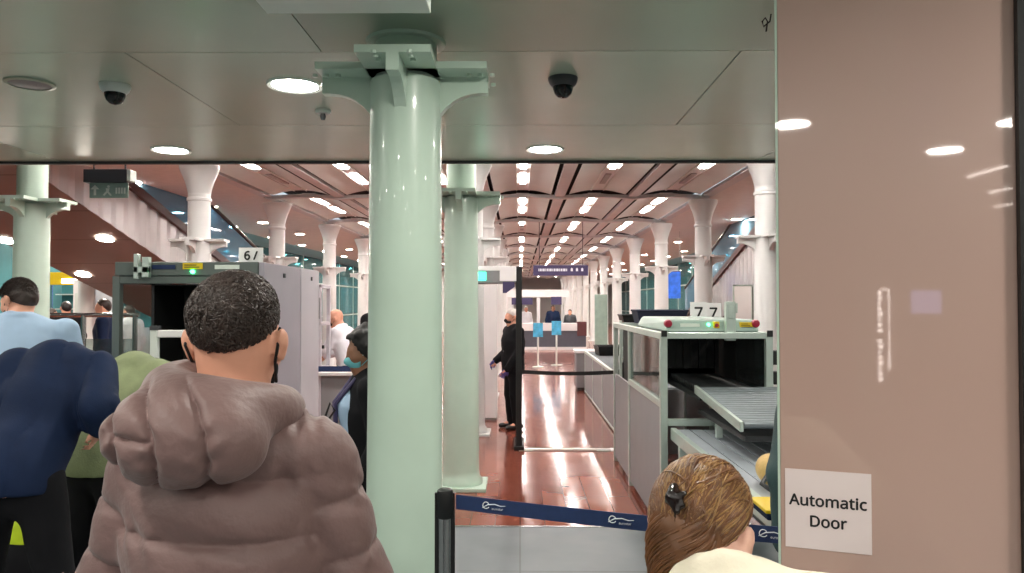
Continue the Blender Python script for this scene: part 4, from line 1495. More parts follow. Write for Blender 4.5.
# search workstation between lanes (left of the nearest column)
wsx = P(318, 330, 9.0).x
ws = thing('search_workstation', 'pale grey search workstation with shelf and screen, behind the lane six scanner', 'workstation', (wsx, 8.6, 0))
z1 = P(318, 285, 8.9).z
fr = MB()
for x in (-0.12, 0.10):
    for y in (0, 0.4):
        fr.box((x, y, 0), (x + 0.04, y + 0.04, z1))
for z in (0.9, 1.42, z1 - 0.04):
    fr.box((-0.12, 0, z), (0.14, 0.44, z + 0.04))
obj('frame', fr, 'lilac_light', ws, bevel=0.004)
obj('desk', MB().box((-0.14, -0.05, 0.86), (0.62, 0.40, 0.9)), 'white', ws, bevel=0.004)
obj('front_panel', MB().box((0.12, 0.02, 0.05), (0.61, 0.05, 0.86)), 'grey_panel', ws)
mo = obj('monitor', MB().box((-0.08, 0.06, 1.02), (-0.04, 0.38, 1.34)), 'black', ws, bevel=0.006)
obj('monitor_arm', MB().box((-0.04, 0.2, 1.15), (0.12, 0.24, 1.19)), 'black', mo)
obj('louvre_panel', MB().box((-0.115, -0.006, 1.5), (0.04, 0.0, 1.74)), 'grey_panel', ws)
obj('louvre_panel', MB().box((0.05, -0.006, 1.5), (0.13, 0.0, 1.74)), 'grey_panel', ws)
phn = thing('wall_handset', 'black handset fixed above the search workstation', 'handset', (wsx + 0.03, 8.55, 1.8))
obj('cradle', MB().box((-0.03, 0.01, 0), (0.03, 0.045, 0.16)), 'white', phn, bevel=0.006)
obj('receiver', MB().box((-0.018, -0.01, 0.01), (0.018, 0.015, 0.15)), 'black', phn, bevel=0.008)
nb = thing('navy_belt_barrier', 'navy belt stretched at waist height below the search workstation', 'barrier belt', (wsx - 0.1, 8.3, P(330, 369, 8.3).z))
o = obj('webbing', MB().box((0.03, -0.002, -0.03), (0.72, 0.002, 0.03)), 'navy_belt', nb)
obj('end_clip', MB().box((0.028, -0.012, -0.035), (0.045, 0.012, 0.035)).box((0.705, -0.012, -0.035), (0.722, 0.012, 0.035)), 'black', nb)
for i_, x in enumerate((wsx - 0.11, wsx + 0.66)):
    post('slim belt post below the search workstation, at the %s end of its navy belt' % ('scanner' if i_ == 0 else 'column'), (x, 8.3, 0), nb.location.z + 0.05)

# ------------------------------------------------------------------ far passport control
dk = thing('control_desk', 'long slate control desk with white counter at the far end of the walkway', 'desk', (P(505, 330, 27.4).x, 27.4, 0))
w_ = P(586, 330, 27.4).x - P(505, 330, 27.4).x
obj('front', MB().box((0, 0, 0.1), (w_, 0.05, 0.68)), 'desk_grey', dk)
obj('plinth', MB().box((-0.02, -0.03, 0), (w_ + 0.02, 0.6, 0.1)), 'white', dk)
obj('counter', MB().box((0.35, -0.04, 0.68), (w_ - 0.3, 0.6, 0.95)), 'white', dk, bevel=0.01)
for xa, xb in ((w_ - 0.32, w_ + 0.02), (0, 0.35)):
    obj('end_panel', MB().box((xa, -0.05, 0.5), (xb, 0.6, 1.0)), 'maroon_panel', dk)
bo = thing('control_booth', 'white portal frame with purple signs over the far control desk', 'booth', (P(505, 330, 28.9).x, 28.9, 0))
wb_ = P(572, 330, 27.5).x - P(505, 330, 27.5).x
bz0, bz1 = P(540, 297, 27.5).z, P(540, 289, 27.5).z
obj('beam', MB().box((0, 0, bz0), (wb_, 0.2, bz1)), 'white', bo, bevel=0.01)
for x in (0.0, wb_ * 0.5, wb_ - 0.12):
    obj('post', MB().box((x, 0.02, 0), (x + 0.12, 0.18, bz0)), 'white', bo)
obj('sign_board', MB().box((0.25, -0.03, bz0 - 0.28), (1.05, 0.0, bz0 - 0.02)), 'purple_sign', bo)
obj('sign_board', MB().box((1.75, -0.03, bz0 - 0.28), (2.15, 0.0, bz0 + 0.02)), 'purple_sign', bo)
hp = P(561, 270, 17.5)
h2s = thing('direction_sign', 'long dark purple direction sign hanging over the walkway', 'sign', (hp.x, 17.5, hp.z))
obj('board', MB().box((-0.64, -0.04, -0.13), (0.62, 0.04, 0.11)), 'purple_sign', h2s, bevel=0.005)
lt = MB()
xs_ = -0.52
for q in range(13):
    wq = 0.022 + 0.018 * ((q * 7) % 3)
    lt.box((xs_, -0.044, -0.03), (xs_ + wq, -0.041, 0.03))
    xs_ += wq + 0.013
for q in range(3):
    lt.prism([(0, -0.03), (0.05, -0.03), (0.05, 0.03), (0.025, 0.05), (0, 0.03)], 0.003, (0.22 + q * 0.12, -0.0425, 0), (1, 0, 0), (0, 0, 1), (0, 1, 0))
obj('lettering', lt, 'white_ink', h2s)
obj('hanger', MB().tube([(-0.5, 0, 0.1), (-0.5, 0, VZ - hp.z)], 0.008, 8).tube([(0.5, 0, 0.1), (0.5, 0, VZ - hp.z)], 0.008, 8), 'dark_grey', h2s)


def sign_post(label, px, pyt, pyb, Y):
    p = P(px, pyb, Y)
    t = thing('sign_stand', label, 'sign stand', (p.x, Y, 0))
    zt, zb = P(px, pyt, Y).z, P(px, pyt + 14, Y).z
    obj('base', MB().lathe([(0.15, 0), (0.15, 0.012), (0.03, 0.03)], 24), 'alu', t, smooth=True)
    obj('pole', MB().lathe([(0.025, 0.02), (0.025, zb)], 12), 'lamp_rim', t, smooth=True)
    obj('board', MB().box((-0.13, -0.012, zb), (0.13, 0.012, zt)), 'cyan_poster', t, bevel=0.004)
    return t


sign_post('blue notice on a white pole in front of the far desk, next to the guard', 538, 323, 366, 20.0)
sign_post('blue notice on a white pole in front of the far desk, farther from the guard', 556.5, 321, 364, 20.6)
# queue rails at right background
for i, (x, y) in enumerate(((2.55, 15.5), (2.55, 18.0), (2.55, 20.5), (2.9, 23.0))):
    post('slim belt post near the right columns, %s of the line' % ordinal(i), (x, y, 0), 1.0)
# leaning display panel between right columns
lp = thing('display_panel', 'pale blue upright display panel between the far right columns', 'display panel', (P(601, 320, 24).x, 24.0, 0))
obj('panel', MB().box((-0.2, -0.03, 0.1), (0.2, 0.03, 1.95)), 'sign_glow', lp, bevel=0.01)
obj('foot', MB().box((-0.25, -0.15, 0), (0.25, 0.15, 0.1)), 'grey_panel', lp, bevel=0.01)

# left background: barrier rail, white walls, shop signs
wl_ = thing('white_kiosk', 'white kiosk wall beyond the brown walkway underside', 'kiosk', (P(84, 300, 17).x, 17.0, 0))
obj('body', MB().box((-0.25, 0, 0), (0.25, 1.2, 2.2)), 'white', wl_, bevel=0.01)
obj('panel', MB().box((-0.2, -0.01, 0.3), (0.2, 0.0, 1.9)), 'lamp_rim', wl_)
rk = thing('queue_rail', 'grey queue rail with steel posts left of the lane six scanner', 'rail', (P(60, 315, 9.5).x, 9.5, 0))
rz_ = P(60, 315, 9.5).z
obj('top_rail', MB().tube([(-0.4, 0, rz_), (1.0, 0, rz_)], 0.028, 10), 'steel', rk, smooth=True)
for x in (-0.35, 0.3, 0.95):
    obj('post', MB().lathe([(0.03, 0), (0.03, rz_)], 14, (x, 0, 0)), 'steel', rk, smooth=True)
obj('infill', MB().box((-0.35, -0.006, 0.2), (0.95, 0.006, rz_ - 0.3)), 'clear_glass', rk)
sg = thing('shop_sign', 'yellow and white lit shop sign under the brown walkway', 'sign', P(63, 279, 18.0))
obj('board', MB().box((-0.35, -0.04, -0.14), (0.45, 0.04, 0.16)), 'yellow', sg, bevel=0.01)
obj('pole', MB().box((-0.3, 0.0, -sg.location.z), (-0.26, 0.04, -0.14)).box((0.36, 0.0, -sg.location.z), (0.4, 0.04, -0.14)), 'steel', sg)
obj('light_strip', MB().box((0.0, -0.05, -0.1), (0.42, -0.04, 0.0)), 'white_letter', sg)
for i, (x0_, x1_, m_) in enumerate(((-12.8, -10.2, 'white'), (-9.9, -8.9, 'blue_poster'))):
    t = thing('shop_unit', ['white shop counter unit against the left wall', 'blue lit shop display beyond the left walkway'][i], 'shop', (x0_, 20.5, 0))
    obj('counter', MB().box((0, 0, 0), (x1_ - x0_, 0.7, 1.0)), 'white', t, bevel=0.01)
    obj('display', MB().box((0, 0.6, 1.0), (x1_ - x0_, 0.7, 2.4)), m_ if m_ == 'blue_poster' else 'shop_teal', t)
    obj('shelf', MB().box((0, 0.3, 1.5), (x1_ - x0_, 0.6, 1.53)).box((0, 0.3, 1.9), (x1_ - x0_, 0.6, 1.93)), 'lamp_rim', t)
for i, (x, y, z, w2, hh, m_) in enumerate(((-9.0, 24, 1.9, 1.6, 1.3, 'cyan_poster'), (-9.0, 31, 2.0, 2.4, 1.4, 'blue_poster'), (-9.0, 40, 2.0, 3.0, 1.6, 'cyan_poster'), (8.0, 25, 1.8, 2.0, 1.6, 'shop_teal'), (8.0, 33, 1.9, 3.0, 1.6, 'cyan_poster'))):
    t = thing('window_display', 'blue window display inside the shop glazing, %s' % ['first along the left aisle', 'second along the left aisle', 'third along the left aisle', 'first along the right aisle', 'second along the right aisle'][i], 'window display', (x, y, z))
    obj('board', MB().box((-0.03, -w2 / 2, -hh / 2), (0.03, w2 / 2, hh / 2)), m_, t, bevel=0.01)
    obj('stand', MB().box((-0.05, -w2 / 2, -z), (0.05, -w2 / 2 + 0.08, -hh / 2)).box((-0.05, w2 / 2 - 0.08, -z), (0.05, w2 / 2, -hh / 2)), 'alu', t)

# lime hi-vis bag on the floor between the lanes
hb = thing('hi_vis_bag', 'black bag with a lime hi-vis top, between the legs of the navy jacket person', 'bag', (P(30, 520, 3.66).x, 3.66, 0))
sobj('bag_body', [ell((0, 0, 0.30), (0.15, 0.085, 0.30)), ell((0, 0, 0.12), (0.15, 0.09, 0.12)), ell((0, 0, 0.44), (0.14, 0.08, 0.14))], 0.02, 'black_cloth', hb)
sobj('hi_vis_flap', [ell((0, 0, 0.58), (0.12, 0.07, 0.11))], 0.015, 'lime', hb)
obj('handle', MB().tube([(-0.06, 0, 0.64), (-0.04, 0, 0.73), (0.04, 0, 0.73), (0.06, 0, 0.64)], 0.012, 8), 'black', hb, smooth=True)

# ------------------------------------------------------------------ behind the viewer (seen only as reflections in the pink door)

# ================================================================== PEOPLE
def rotm(yaw=0, pitch=0, roll=0):
    """head frame: facing +Y; yaw turns left (+), pitch nods down (+)"""
    return np.array((Matrix.Rotation(yaw, 3, 'Z') @ Matrix.Rotation(-pitch, 3, 'X') @ Matrix.Rotation(roll, 3, 'Y')))


def head_prims(hc, R, s=1.0, neck_base=None, neck_r=0.055):
    h = lambda x, y, z: hc + R @ (_np((x, y, z)) * s)
    e = lambda c, rad, k=0.02, RR=None: ell(h(*c), tuple(r * s for r in rad), R if RR is None else RR, k)
    pr = [e((0, -0.006, 0.024), (0.076, 0.096, 0.091), 0.03),
          e((0, 0.028, -0.04), (0.060, 0.070, 0.085), 0.04),
          e((0, 0.062, -0.098), (0.030, 0.026, 0.022), 0.04),
          e((0, 0.080, 0.018), (0.052, 0.018, 0.012), 0.02),
          cap(h(0, 0.092, 0.008), h(0, 0.114, -0.034), 0.009 * s, 0.013 * s, 0.016),
          e((0, 0.090, -0.068), (0.024, 0.012, 0.010), 0.012),
          e((0.042, 0.068, -0.03), (0.022, 0.022, 0.02), 0.03),
          e((-0.042, 0.068, -0.03), (0.022, 0.022, 0.02), 0.03)]
    for sx_ in (1, -1):
        RE = R @ rotm(-sx_ * 0.45, 0, 0)
        pr.append(e((sx_ * 0.089, -0.008, -0.006), (0.009, 0.020, 0.034), 0.010, RE))
        pr.append(e((sx_ * 0.096, -0.019, 0.004), (0.006, 0.014, 0.020), 0.008, RE))
        pr.append(e((sx_ * 0.078, 0.004, -0.032), (0.008, 0.008, 0.012), 0.010, RE))
    if neck_base is not None:
        pr.append(cap(h(0, -0.022, -0.045), neck_base, neck_r * s, neck_r * 1.08 * s, 0.035))
    return pr, h


def hand_prims(wr, d, nrm, side, s=1.0, curl=0.5):
    """wr wrist, d along the hand, nrm palm direction, side = +1/-1 for the thumb side"""
    d = _np(d) / np.linalg.norm(d)
    nrm = _np(nrm) - d * (_np(nrm) @ d)
    nrm /= np.linalg.norm(nrm)
    sd = np.cross(d, nrm) * side
    R = np.stack([sd, d, nrm], 1)
    pr = [ell(wr + d * 0.048 * s, (0.040 * s, 0.050 * s, 0.016 * s), R, 0.02)]
    for i, ln in enumerate((0.040, 0.046, 0.043, 0.034)):
        a = wr + (d * 0.085 + sd * (0.030 - 0.020 * i)) * s
        c1, c2 = curl, curl * 2.2
        d1 = d * math.cos(c1) + nrm * math.sin(c1) + sd * (0.10 - 0.07 * i)
        d2 = d * math.cos(c2) + nrm * math.sin(c2)
        b = a + d1 * ln * s
        c = b + d2 * ln * 0.9 * s
        pr.append(cap(a - d * 0.02 * s, b, 0.0095 * s, 0.0085 * s, 0.006))
        pr.append(cap(b, c, 0.0085 * s, 0.0065 * s, 0.005))
    a = wr + (d * 0.022 + sd * 0.026) * s
    b = a + (d * 0.7 + sd * 0.6 + nrm * 0.25) * 0.040 * s
    c = b + (d * 0.9 + sd * 0.15 + nrm * 0.35) * 0.030 * s
    pr += [cap(a, b, 0.013 * s, 0.011 * s, 0.012), cap(b, c, 0.0105 * s, 0.008 * s, 0.006)]
    return pr


def skeleton(H=1.75, lean=0.0, head=(0, 0, 0), neck_fwd=0.0, pose=None, arms=None, stance=0.0, shoulders=0.185, side=0.0, legf=1.0):
    s = H / 1.75
    J = {'pelvis': (0, 0, 0.95), 'waist': (0, 0.005, 1.08), 'chest': (0, 0, 1.28), 'neck': (0, -0.012, 1.47),
         'shR': (shoulders, -0.005, 1.415), 'shL': (-shoulders, -0.005, 1.415),
         'elR': (0.25, -0.03, 1.13), 'elL': (-0.25, -0.03, 1.13), 'wrR': (0.25, 0.07, 0.89), 'wrL': (-0.25, 0.07, 0.89),
         'hipR': (0.09, 0, 0.91), 'hipL': (-0.09, 0, 0.91), 'knR': (0.10, 0.02, 0.49), 'knL': (-0.10, 0.02, 0.49),
         'anR': (0.11, -0.02, 0.085), 'anL': (-0.11, -0.02, 0.085), 'toR': (0.135, 0.14, 0.032), 'toL': (-0.135, 0.14, 0.032)}
    J = {k: _np(v) for k, v in J.items()}
    if stance:
        for k, sg in (('R', 1), ('L', -1)):
            J['kn' + k] += _np((sg * stance * 0.5, 0, 0))
            J['an' + k] += _np((sg * stance, 0, 0))
            J['to' + k] += _np((sg * stance, 0, 0))
    if arms:
        for k, v in arms.items():
            J[k] = _np(v)
    if pose:
        for k, v in pose.items():
            J[k] = _np(v)
    c, sn = math.cos(lean), math.sin(lean)
    pz = 0.93
    up = ['waist', 'chest', 'neck', 'shR', 'shL', 'elR', 'elL', 'wrR', 'wrL']
    for k in up:
        if k in ('elR', 'elL', 'wrR', 'wrL') and arms and k in arms and arms.get('world'):
            continue
        x, y, z = J[k]
        J[k] = _np((x, y * c + (z - pz) * sn, pz + (z - pz) * c - y * sn))
    if side:
        cs_, ss_ = math.cos(side), math.sin(side)
        for k in up:
            x, y, z = J[k]
            J[k] = _np((x * cs_ - (z - pz) * ss_, y, pz + (z - pz) * cs_ + x * ss_))
    if legf != 1.0:
        dz = 0.93 * (1 - legf)
        for k in J:
            if k in up or k == 'pelvis':
                J[k] = J[k] - _np((0, 0, dz))
            elif k[:2] in ('hi', 'kn'):
                J[k] = J[k] * _np((1, 1, legf))
    hl = lean + neck_fwd
    J['head'] = J['neck'] + _np((0, 0.03 * math.cos(hl) + 0.155 * math.sin(hl), 0.155 * math.cos(hl) - 0.03 * math.sin(hl)))
    if side:
        d_ = J['head'] - J['neck']
        J['head'] = J['neck'] + _np((d_[0] * cs_ - d_[2] * ss_, d_[1], d_[2] * cs_ + d_[0] * ss_))
    J['lean'] = lean
    for k in list(J):
        if k != 'lean':
            J[k] = J[k] * s
    return J, s


def torso_prims(J, s, t=0.0, k=0.06, width=1.0):
    yx = _np((0, math.cos(J['lean']), -math.sin(J['lean'])))
    fl = (yx, 1.45)
    return [cap(J['pelvis'], J['waist'], (0.148 * width + t) * s, (0.138 * width + t) * s, k, fl),
            cap(J['waist'], J['chest'], (0.138 * width + t) * s, (0.162 * width + t) * s, k, fl),
            cap(J['chest'], J['chest'] * 0.35 + J['neck'] * 0.65, (0.162 * width + t) * s, (0.12 + t) * s, k, fl),
            cap(J['shR'] * 0.9 + J['neck'] * 0.1 - _np((0, 0, 0.01)), J['neck'] - _np((0, 0, 0.045 * s)), (0.052 + t) * s, (0.062 + t * 0.6) * s, 0.05),
            cap(J['shL'] * 0.9 + J['neck'] * 0.1 - _np((0, 0, 0.01)), J['neck'] - _np((0, 0, 0.045 * s)), (0.052 + t) * s, (0.062 + t * 0.6) * s, 0.05)]


def arm_prims(J, s, S_, t=0.0, to=1.0, k=0.03, taper=1.0):
    sh, el, wr = J['sh' + S_], J['el' + S_], J['wr' + S_]
    we = el + (wr - el) * to
    return [cap(sh, el, (0.054 + t) * s, (0.042 + t) * s, k), cap(el, we, (0.042 + t) * s, (0.030 + t * taper) * s, k)]


def leg_prims(J, s, S_, t=0.0, k=0.03, hem=None):
    hp_, kn, an = J['hip' + S_], J['kn' + S_], J['an' + S_]
    return [cap(hp_, kn, (0.088 + t) * s, (0.058 + t) * s, 0.05), cap(kn, an, (0.056 + t) * s, (0.040 + (hem if hem else t)) * s, k)]


def person(label, at, rotz, H, skin, top, legs, hair, mask=None, lean=0.0, neck_fwd=0.0, head_rot=(0, 0, 0), arms=None, stance=0.0,
           vox=0.012, top_t=0.016, hem=0.0, collar=True, glove=None, hand_dir=None, curl=0.5, beard=False, extra=None, group=None, build=1.0, shoulders=0.185, hair_style='short', side=0.0, legf=1.0, fold=0.0, locks=0):
    """at = (x, y) of the feet, or (x, y, z) of the head centre"""
    J, s = skeleton(H, lean, neck_fwd=neck_fwd, arms=arms, stance=stance, shoulders=shoulders, side=side, legf=legf)
    R = rotm(head_rot[0], head_rot[1] , head_rot[2])
    hp_, h = head_prims(J['head'], R, s, J['neck'] - _np((0, 0.0, 0.03)) * s)
    body = list(hp_)
    body += torso_prims(J, s, 0.0, width=build)
    for S_, sg in (('R', 1), ('L', -1)):
        body += arm_prims(J, s, S_)
        body += leg_prims(J, s, S_)
        d = J['wr' + S_] - J['el' + S_]
        if hand_dir:
            d = _np(hand_dir[S_]) if S_ in hand_dir else d
        body += hand_prims(J['wr' + S_], d, (-sg * 0.8, 0.1, -0.4) if abs(d[2]) < 0.5 * np.linalg.norm(d) else (-sg, 0.1, 0), -1 if sg > 0 else 1, s, curl)
        body += [cap(J['an' + S_], J['to' + S_], 0.036 * s, 0.026 * s, 0.02)]
    o = sobj('person', body, vox, skin)
    tag(o, label, 'person', group, 'thing')
    # top
    tp = torso_prims(J, s, top_t, width=build)
    if hem:
        tp.append(cap(J['pelvis'] + _np((0, 0, 0.02)), J['pelvis'] - _np((0, 0, hem)), (0.150 * build + top_t) * s, (0.155 * build + top_t) * s, 0.05, (_np((0, 1, 0)), 1.4)))
    ap_ = [q for S_ in 'RL' for q in arm_prims(J, s, S_, top_t, 0.97)]
    if collar:
        nb_, hd_ = J['neck'], J['head']
        dirn = (hd_ - nb_) / np.linalg.norm(hd_ - nb_)
        cpos = nb_ + dirn * 0.012 * s
        sx1 = _np((1, 0, 0))
        sy1 = np.cross(dirn, sx1)
        pts = [cpos + (sx1 * math.cos(a) * 0.068 + sy1 * math.sin(a) * 0.072) * s for a in np.linspace(0, 2 * pi, 13)]
        tp += [cap(pts[i], pts[i + 1], 0.017 * s, 0.017 * s, 0.02) for i in range(12)]
    ds = lambda p: fold * (np.abs(np.sin(p[:, 0] * 19 + 1.6 * noise3(p, 4, 1) + 2.0 * p[:, 2])) ** 0.55 - 0.45) + 0.4 * fold * noise3(p, 9, 4) + 0.004 * noise3(p, 16, 1) * (1 + noise3(p, 5, 3)) + 0.002 * noise3(p, 38, 2)
    sobj('shirt' if 'shirt' in top else 'jacket', [(tp, ds, 0.03, J['pelvis'][2] - hem - 0.02), (ap_, ds, 0.035)], vox, top, o)
    # trousers and shoes
    tr = [cap(J['pelvis'] - _np((0, 0, 0.06)), J['pelvis'] + _np((0, 0, 0.03)), (0.148 * build + 0.004) * s, (0.140 * build + 0.004) * s, 0.05, (_np((0, 1, 0)), 1.45))]
    for S_ in 'RL':
        tr += leg_prims(J, s, S_, 0.014, hem=0.026)
    sobj('trousers', [(tr, lambda p: 0.004 * noise3(p, 18, 4), 0.03)], vox, legs, o)
    for S_ in 'RL':
        a, b = J['an' + S_], J['to' + S_]
        he = a + (a - b) * 0.35
        sobj('shoe', [cap((he[0], he[1], 0.045 * s), (b[0], b[1], 0.036 * s), 0.044 * s, 0.036 * s, 0.02), cap(a, (a[0], a[1], 0.05), 0.046 * s, 0.045 * s, 0.03)], vox, 'shoe', o, cuts=[((0, 0, -1), -0.001)])
    # face details
    for sg in (1, -1):
        c_ = h(sg * 0.032, 0.083, -0.004)
        sobj('eye', [ell(c_, (0.012 * s, 0.009 * s, 0.008 * s), R, 0.01)], 0.005, 'eye', o)
    if mask:
        mp = [ell(h(0, 0.030, -0.055), (0.068 * s, 0.078 * s, 0.062 * s), R, 0.02), cap(h(0, 0.10, -0.028), h(0, 0.115, -0.045), 0.014 * s, 0.018 * s, 0.03)]
        fwd = R @ _np((0, 1, 0))
        mk = sobj('face_mask', mp, max(vox * 0.7, 0.007), mask, o, cuts=[(-fwd, -(fwd @ h(0, 0.045, 0)))])
        for sg in (1, -1):
            lp_ = MB().tube([h(sg * 0.062, 0.05, -0.03), h(sg * 0.078, 0.02, -0.005), h(sg * 0.087, -0.014, 0.022), h(sg * 0.087, -0.024, -0.005), h(sg * 0.076, -0.005, -0.035), h(sg * 0.064, 0.045, -0.075)], 0.0022 * s, 6)
            obj('ear_loop', lp_, mask, mk, smooth=True)
    # hair
    if hair:
        upv = R @ _np((0, -0.62, 0.78))
        if hair_style == 'short':
            hp2 = [ell(h(0, -0.010, 0.028), (0.083 * s, 0.103 * s, 0.098 * s), R, 0.03), ell(h(0, -0.05, 0.0), (0.070 * s, 0.06 * s, 0.085 * s), R, 0.03)]
            cut = [(-upv, -(upv @ h(0, 0.028, 0.022)))]
            sobj('hair', [(hp2, lambda p: 0.004 * noise3(p, 70, 2), 0.02)], max(vox * 0.8, 0.007), hair, o, cuts=cut)
            if locks:
                v = rng.normal(size=(locks * 2, 3))
                v /= np.linalg.norm(v, axis=1, keepdims=True)
                ups = (v[:, 2] * 0.1 + 0.036 - 0.022) * 0.78 - (v[:, 1] * 0.1 - 0.038) * 0.62
                v = v[ups > 0.008]
                rt = v * _np((0.083, 0.103, 0.098)) + _np((0, -0.010, 0.028))
                dirn = _np((0.1, -0.75, -0.35)) + 0.25 * rng.normal(size=v.shape)
                dirn = dirn - (dirn * v).sum(1, keepdims=True) * v + 0.28 * v
                tq_ = np.linspace(0, 1, 5)
                pts = rt[:, None] + 0.026 * tq_[None, :, None] * dirn[:, None]
                lk_ = strands('hair_locks', J['head'] + (pts * s) @ R.T, 0.0015, hair, o)
                lk_['kind'] = 'stuff'
        elif hair_style == 'curly':
            hp2 = [ell(h(0, -0.02, 0.045), (0.105 * s, 0.115 * s, 0.110 * s), R, 0.03)]
            for q in range(46):
                v = rng.normal(size=3)
                v /= np.linalg.norm(v)
                if v[1] > 0.35 and v[2] < 0.4:
                    continue
                hp2.append(ell(h(v[0] * 0.098, -0.02 + v[1] * 0.108, 0.04 + v[2] * 0.105), (0.026, 0.026, 0.026), None, 0.012))
            for sg in (1, -1):
                hp2.append(cap(h(sg * 0.085, -0.03, 0.0), h(sg * 0.09, -0.03, -0.12), 0.034, 0.026, 0.03))
            hp2.append(cap(h(0, -0.09, 0.0), h(0, -0.085, -0.13), 0.06, 0.05, 0.03))
            fwd = R @ _np((0, 1, 0))
            sobj('hair', [(hp2, lambda p: 0.005 * noise3(p, 110, 2), 0.02)], max(vox * 0.8, 0.007), hair, o, carve=[ell(h(0, 0.09, -0.03), (0.070, 0.085, 0.10), R)])
    if extra:
        extra(o, J, s, h, R)
    cz = math.cos(rotz)
    sz = math.sin(rotz)
    o.rotation_euler = (0, 0, rotz)
    if len(at) == 3:
        hx, hy = J['head'][0], J['head'][1]
        o.location = (at[0] - (hx * cz - hy * sz), at[1] - (hx * sz + hy * cz), 0)
    else:
        o.location = (at[0], at[1], 0)
    return o, J, s, h, R


def H_for(z, lean=0.0, neck_fwd=0.0):
    J, s = skeleton(1.75, lean, neck_fwd=neck_fwd)
    return 1.75 * z / J['head'][2]


# ---- man in the mauve-brown puffer jacket, back to the viewer
hd = P(237, 341, 1.46)
Hp = H_for(hd.z)
J, s = skeleton(Hp, 0.0, shoulders=0.172, arms={'shL': (-0.160, -0.005, 1.392), 'shR': (0.172, -0.005, 1.405), 'elR': (0.235, 0.02, 1.13), 'elL': (-0.255, 0.05, 1.12), 'wrR': (0.17, 0.25, 1.02), 'wrL': (-0.16, 0.26, 1.02)})
R = rotm(0.0, 0.06, 0.0)
hp_, h = head_prims(J['head'], R, s, J['neck'] - _np((0, 0, 0.03)), 0.056)
body = hp_ + torso_prims(J, s)
for S_, sg in (('R', 1), ('L', -1)):
    body += arm_prims(J, s, S_) + leg_prims(J, s, S_)
    body += hand_prims(J['wr' + S_], (-sg * 0.35, 0.9, 0.1), (-sg * 0.3, 0, -1), -1 if sg > 0 else 1, s, 0.55)
    body += [cap(J['an' + S_], J['to' + S_], 0.036, 0.026, 0.02)]
man = sobj('person', body, 0.0075, 'skin_fair', it=2)
tag(man, 'man with short dark curly hair in a mauve-brown puffer jacket, seen from behind', 'person', None, 'thing')
seams = np.array([1.58, 1.478, 1.375, 1.272, 1.170, 1.068, 0.966, 0.864, 0.77])


def puff(sv, seam, amp, bulge=0.5):
    i = np.clip(np.searchsorted(-seam, -sv) - 1, 0, len(seam) - 2)
    t = np.clip((seam[i] - sv) / (seam[i] - seam[i + 1]), 0, 1)
    dm = np.minimum(t, 1 - t) * (seam[i] - seam[i + 1])
    return amp * (0.55 * (1 - np.exp(-dm / 0.010)) + bulge * np.sin(pi * t)), t


def dt(p):
    x, y, z = p[:, 0], p[:, 1], p[:, 2]
    zz = z + 0.02 * np.abs(x) + 0.008 * np.sin(x * 9 + 1)
    b, t = puff(zz, seams, 0.015)
    wr_ = np.exp(-((t - 0.0) / 0.25) ** 2) + np.exp(-((t - 1) / 0.25) ** 2)
    b = b + 0.005 * wr_ * np.sin(x * 85 + 9 * np.sin(x * 13 + z * 7) + y * 40) + 0.003 * wr_ * noise3(p, 75, 2) + 0.0025 * noise3(p, 24, 3)
    return b - 0.006


def darm(S_):
    a, e, w_ = J['sh' + S_], J['el' + S_], J['wr' + S_]
    L1 = np.linalg.norm(e - a)
    def f(p):
        t1 = ((p - a) @ ((e - a) / L1))
        t2 = ((p - e) @ ((w_ - e) / np.linalg.norm(w_ - e)))
        sv = np.where((t1 < L1), t1, L1 + np.maximum(t2, 0))
        sm_ = np.array([0.75, 0.63, 0.51, 0.40, 0.29, 0.18, 0.075, -0.06, -0.2])
        b, t = puff(sv, sm_, 0.013, 0.3)
        wr_ = np.exp(-((t) / 0.25) ** 2) + np.exp(-((t - 1) / 0.25) ** 2)
        return b + 0.003 * wr_ * np.sin(p[:, 1] * 80 + 8 * np.sin(p[:, 2] * 14)) + 0.003 * wr_ * noise3(p, 75, 2) + 0.003 * noise3(p, 26, 5) - 0.006
    return f


tor = [cap(J['pelvis'] - _np((0, 0, 0.12)), J['waist'], 0.186, 0.182, 0.06, (_np((0, 1, 0)), 1.35)),
       cap(J['waist'], J['chest'], 0.178, 0.180, 0.06, (_np((0, 1, 0)), 1.35)),
       cap(J['chest'], J['chest'] * 0.45 + J['neck'] * 0.55, 0.180, 0.120, 0.06, (_np((0, 1, 0)), 1.35)),
       cap(J['shR'] * 0.85 + J['neck'] * 0.15, J['neck'] - _np((0, 0, 0.02)), 0.070, 0.074, 0.06),
       cap(J['shL'] * 0.85 + J['neck'] * 0.15, J['neck'] - _np((0, 0, 0.02)), 0.070, 0.074, 0.06)]
slv = lambda S_: [cap(J['sh' + S_] + _np((0, 0, -0.015)), J['el' + S_], 0.066, 0.068, 0.03), cap(J['el' + S_], J['wr' + S_] * 0.97 + J['el' + S_] * 0.03, 0.068, 0.05, 0.03)]
pj = sobj('puffer_jacket', [(tor, dt, 0.01), (slv('R'), darm('R'), 0.014), (slv('L'), darm('L'), 0.014)], 0.0044, 'puffer', man, it=1)
# the hood, hanging down the back
nk = J['neck'] + _np((0, 0, 0.038))
hood_c = nk + _np((-0.022, -0.150, -0.034))


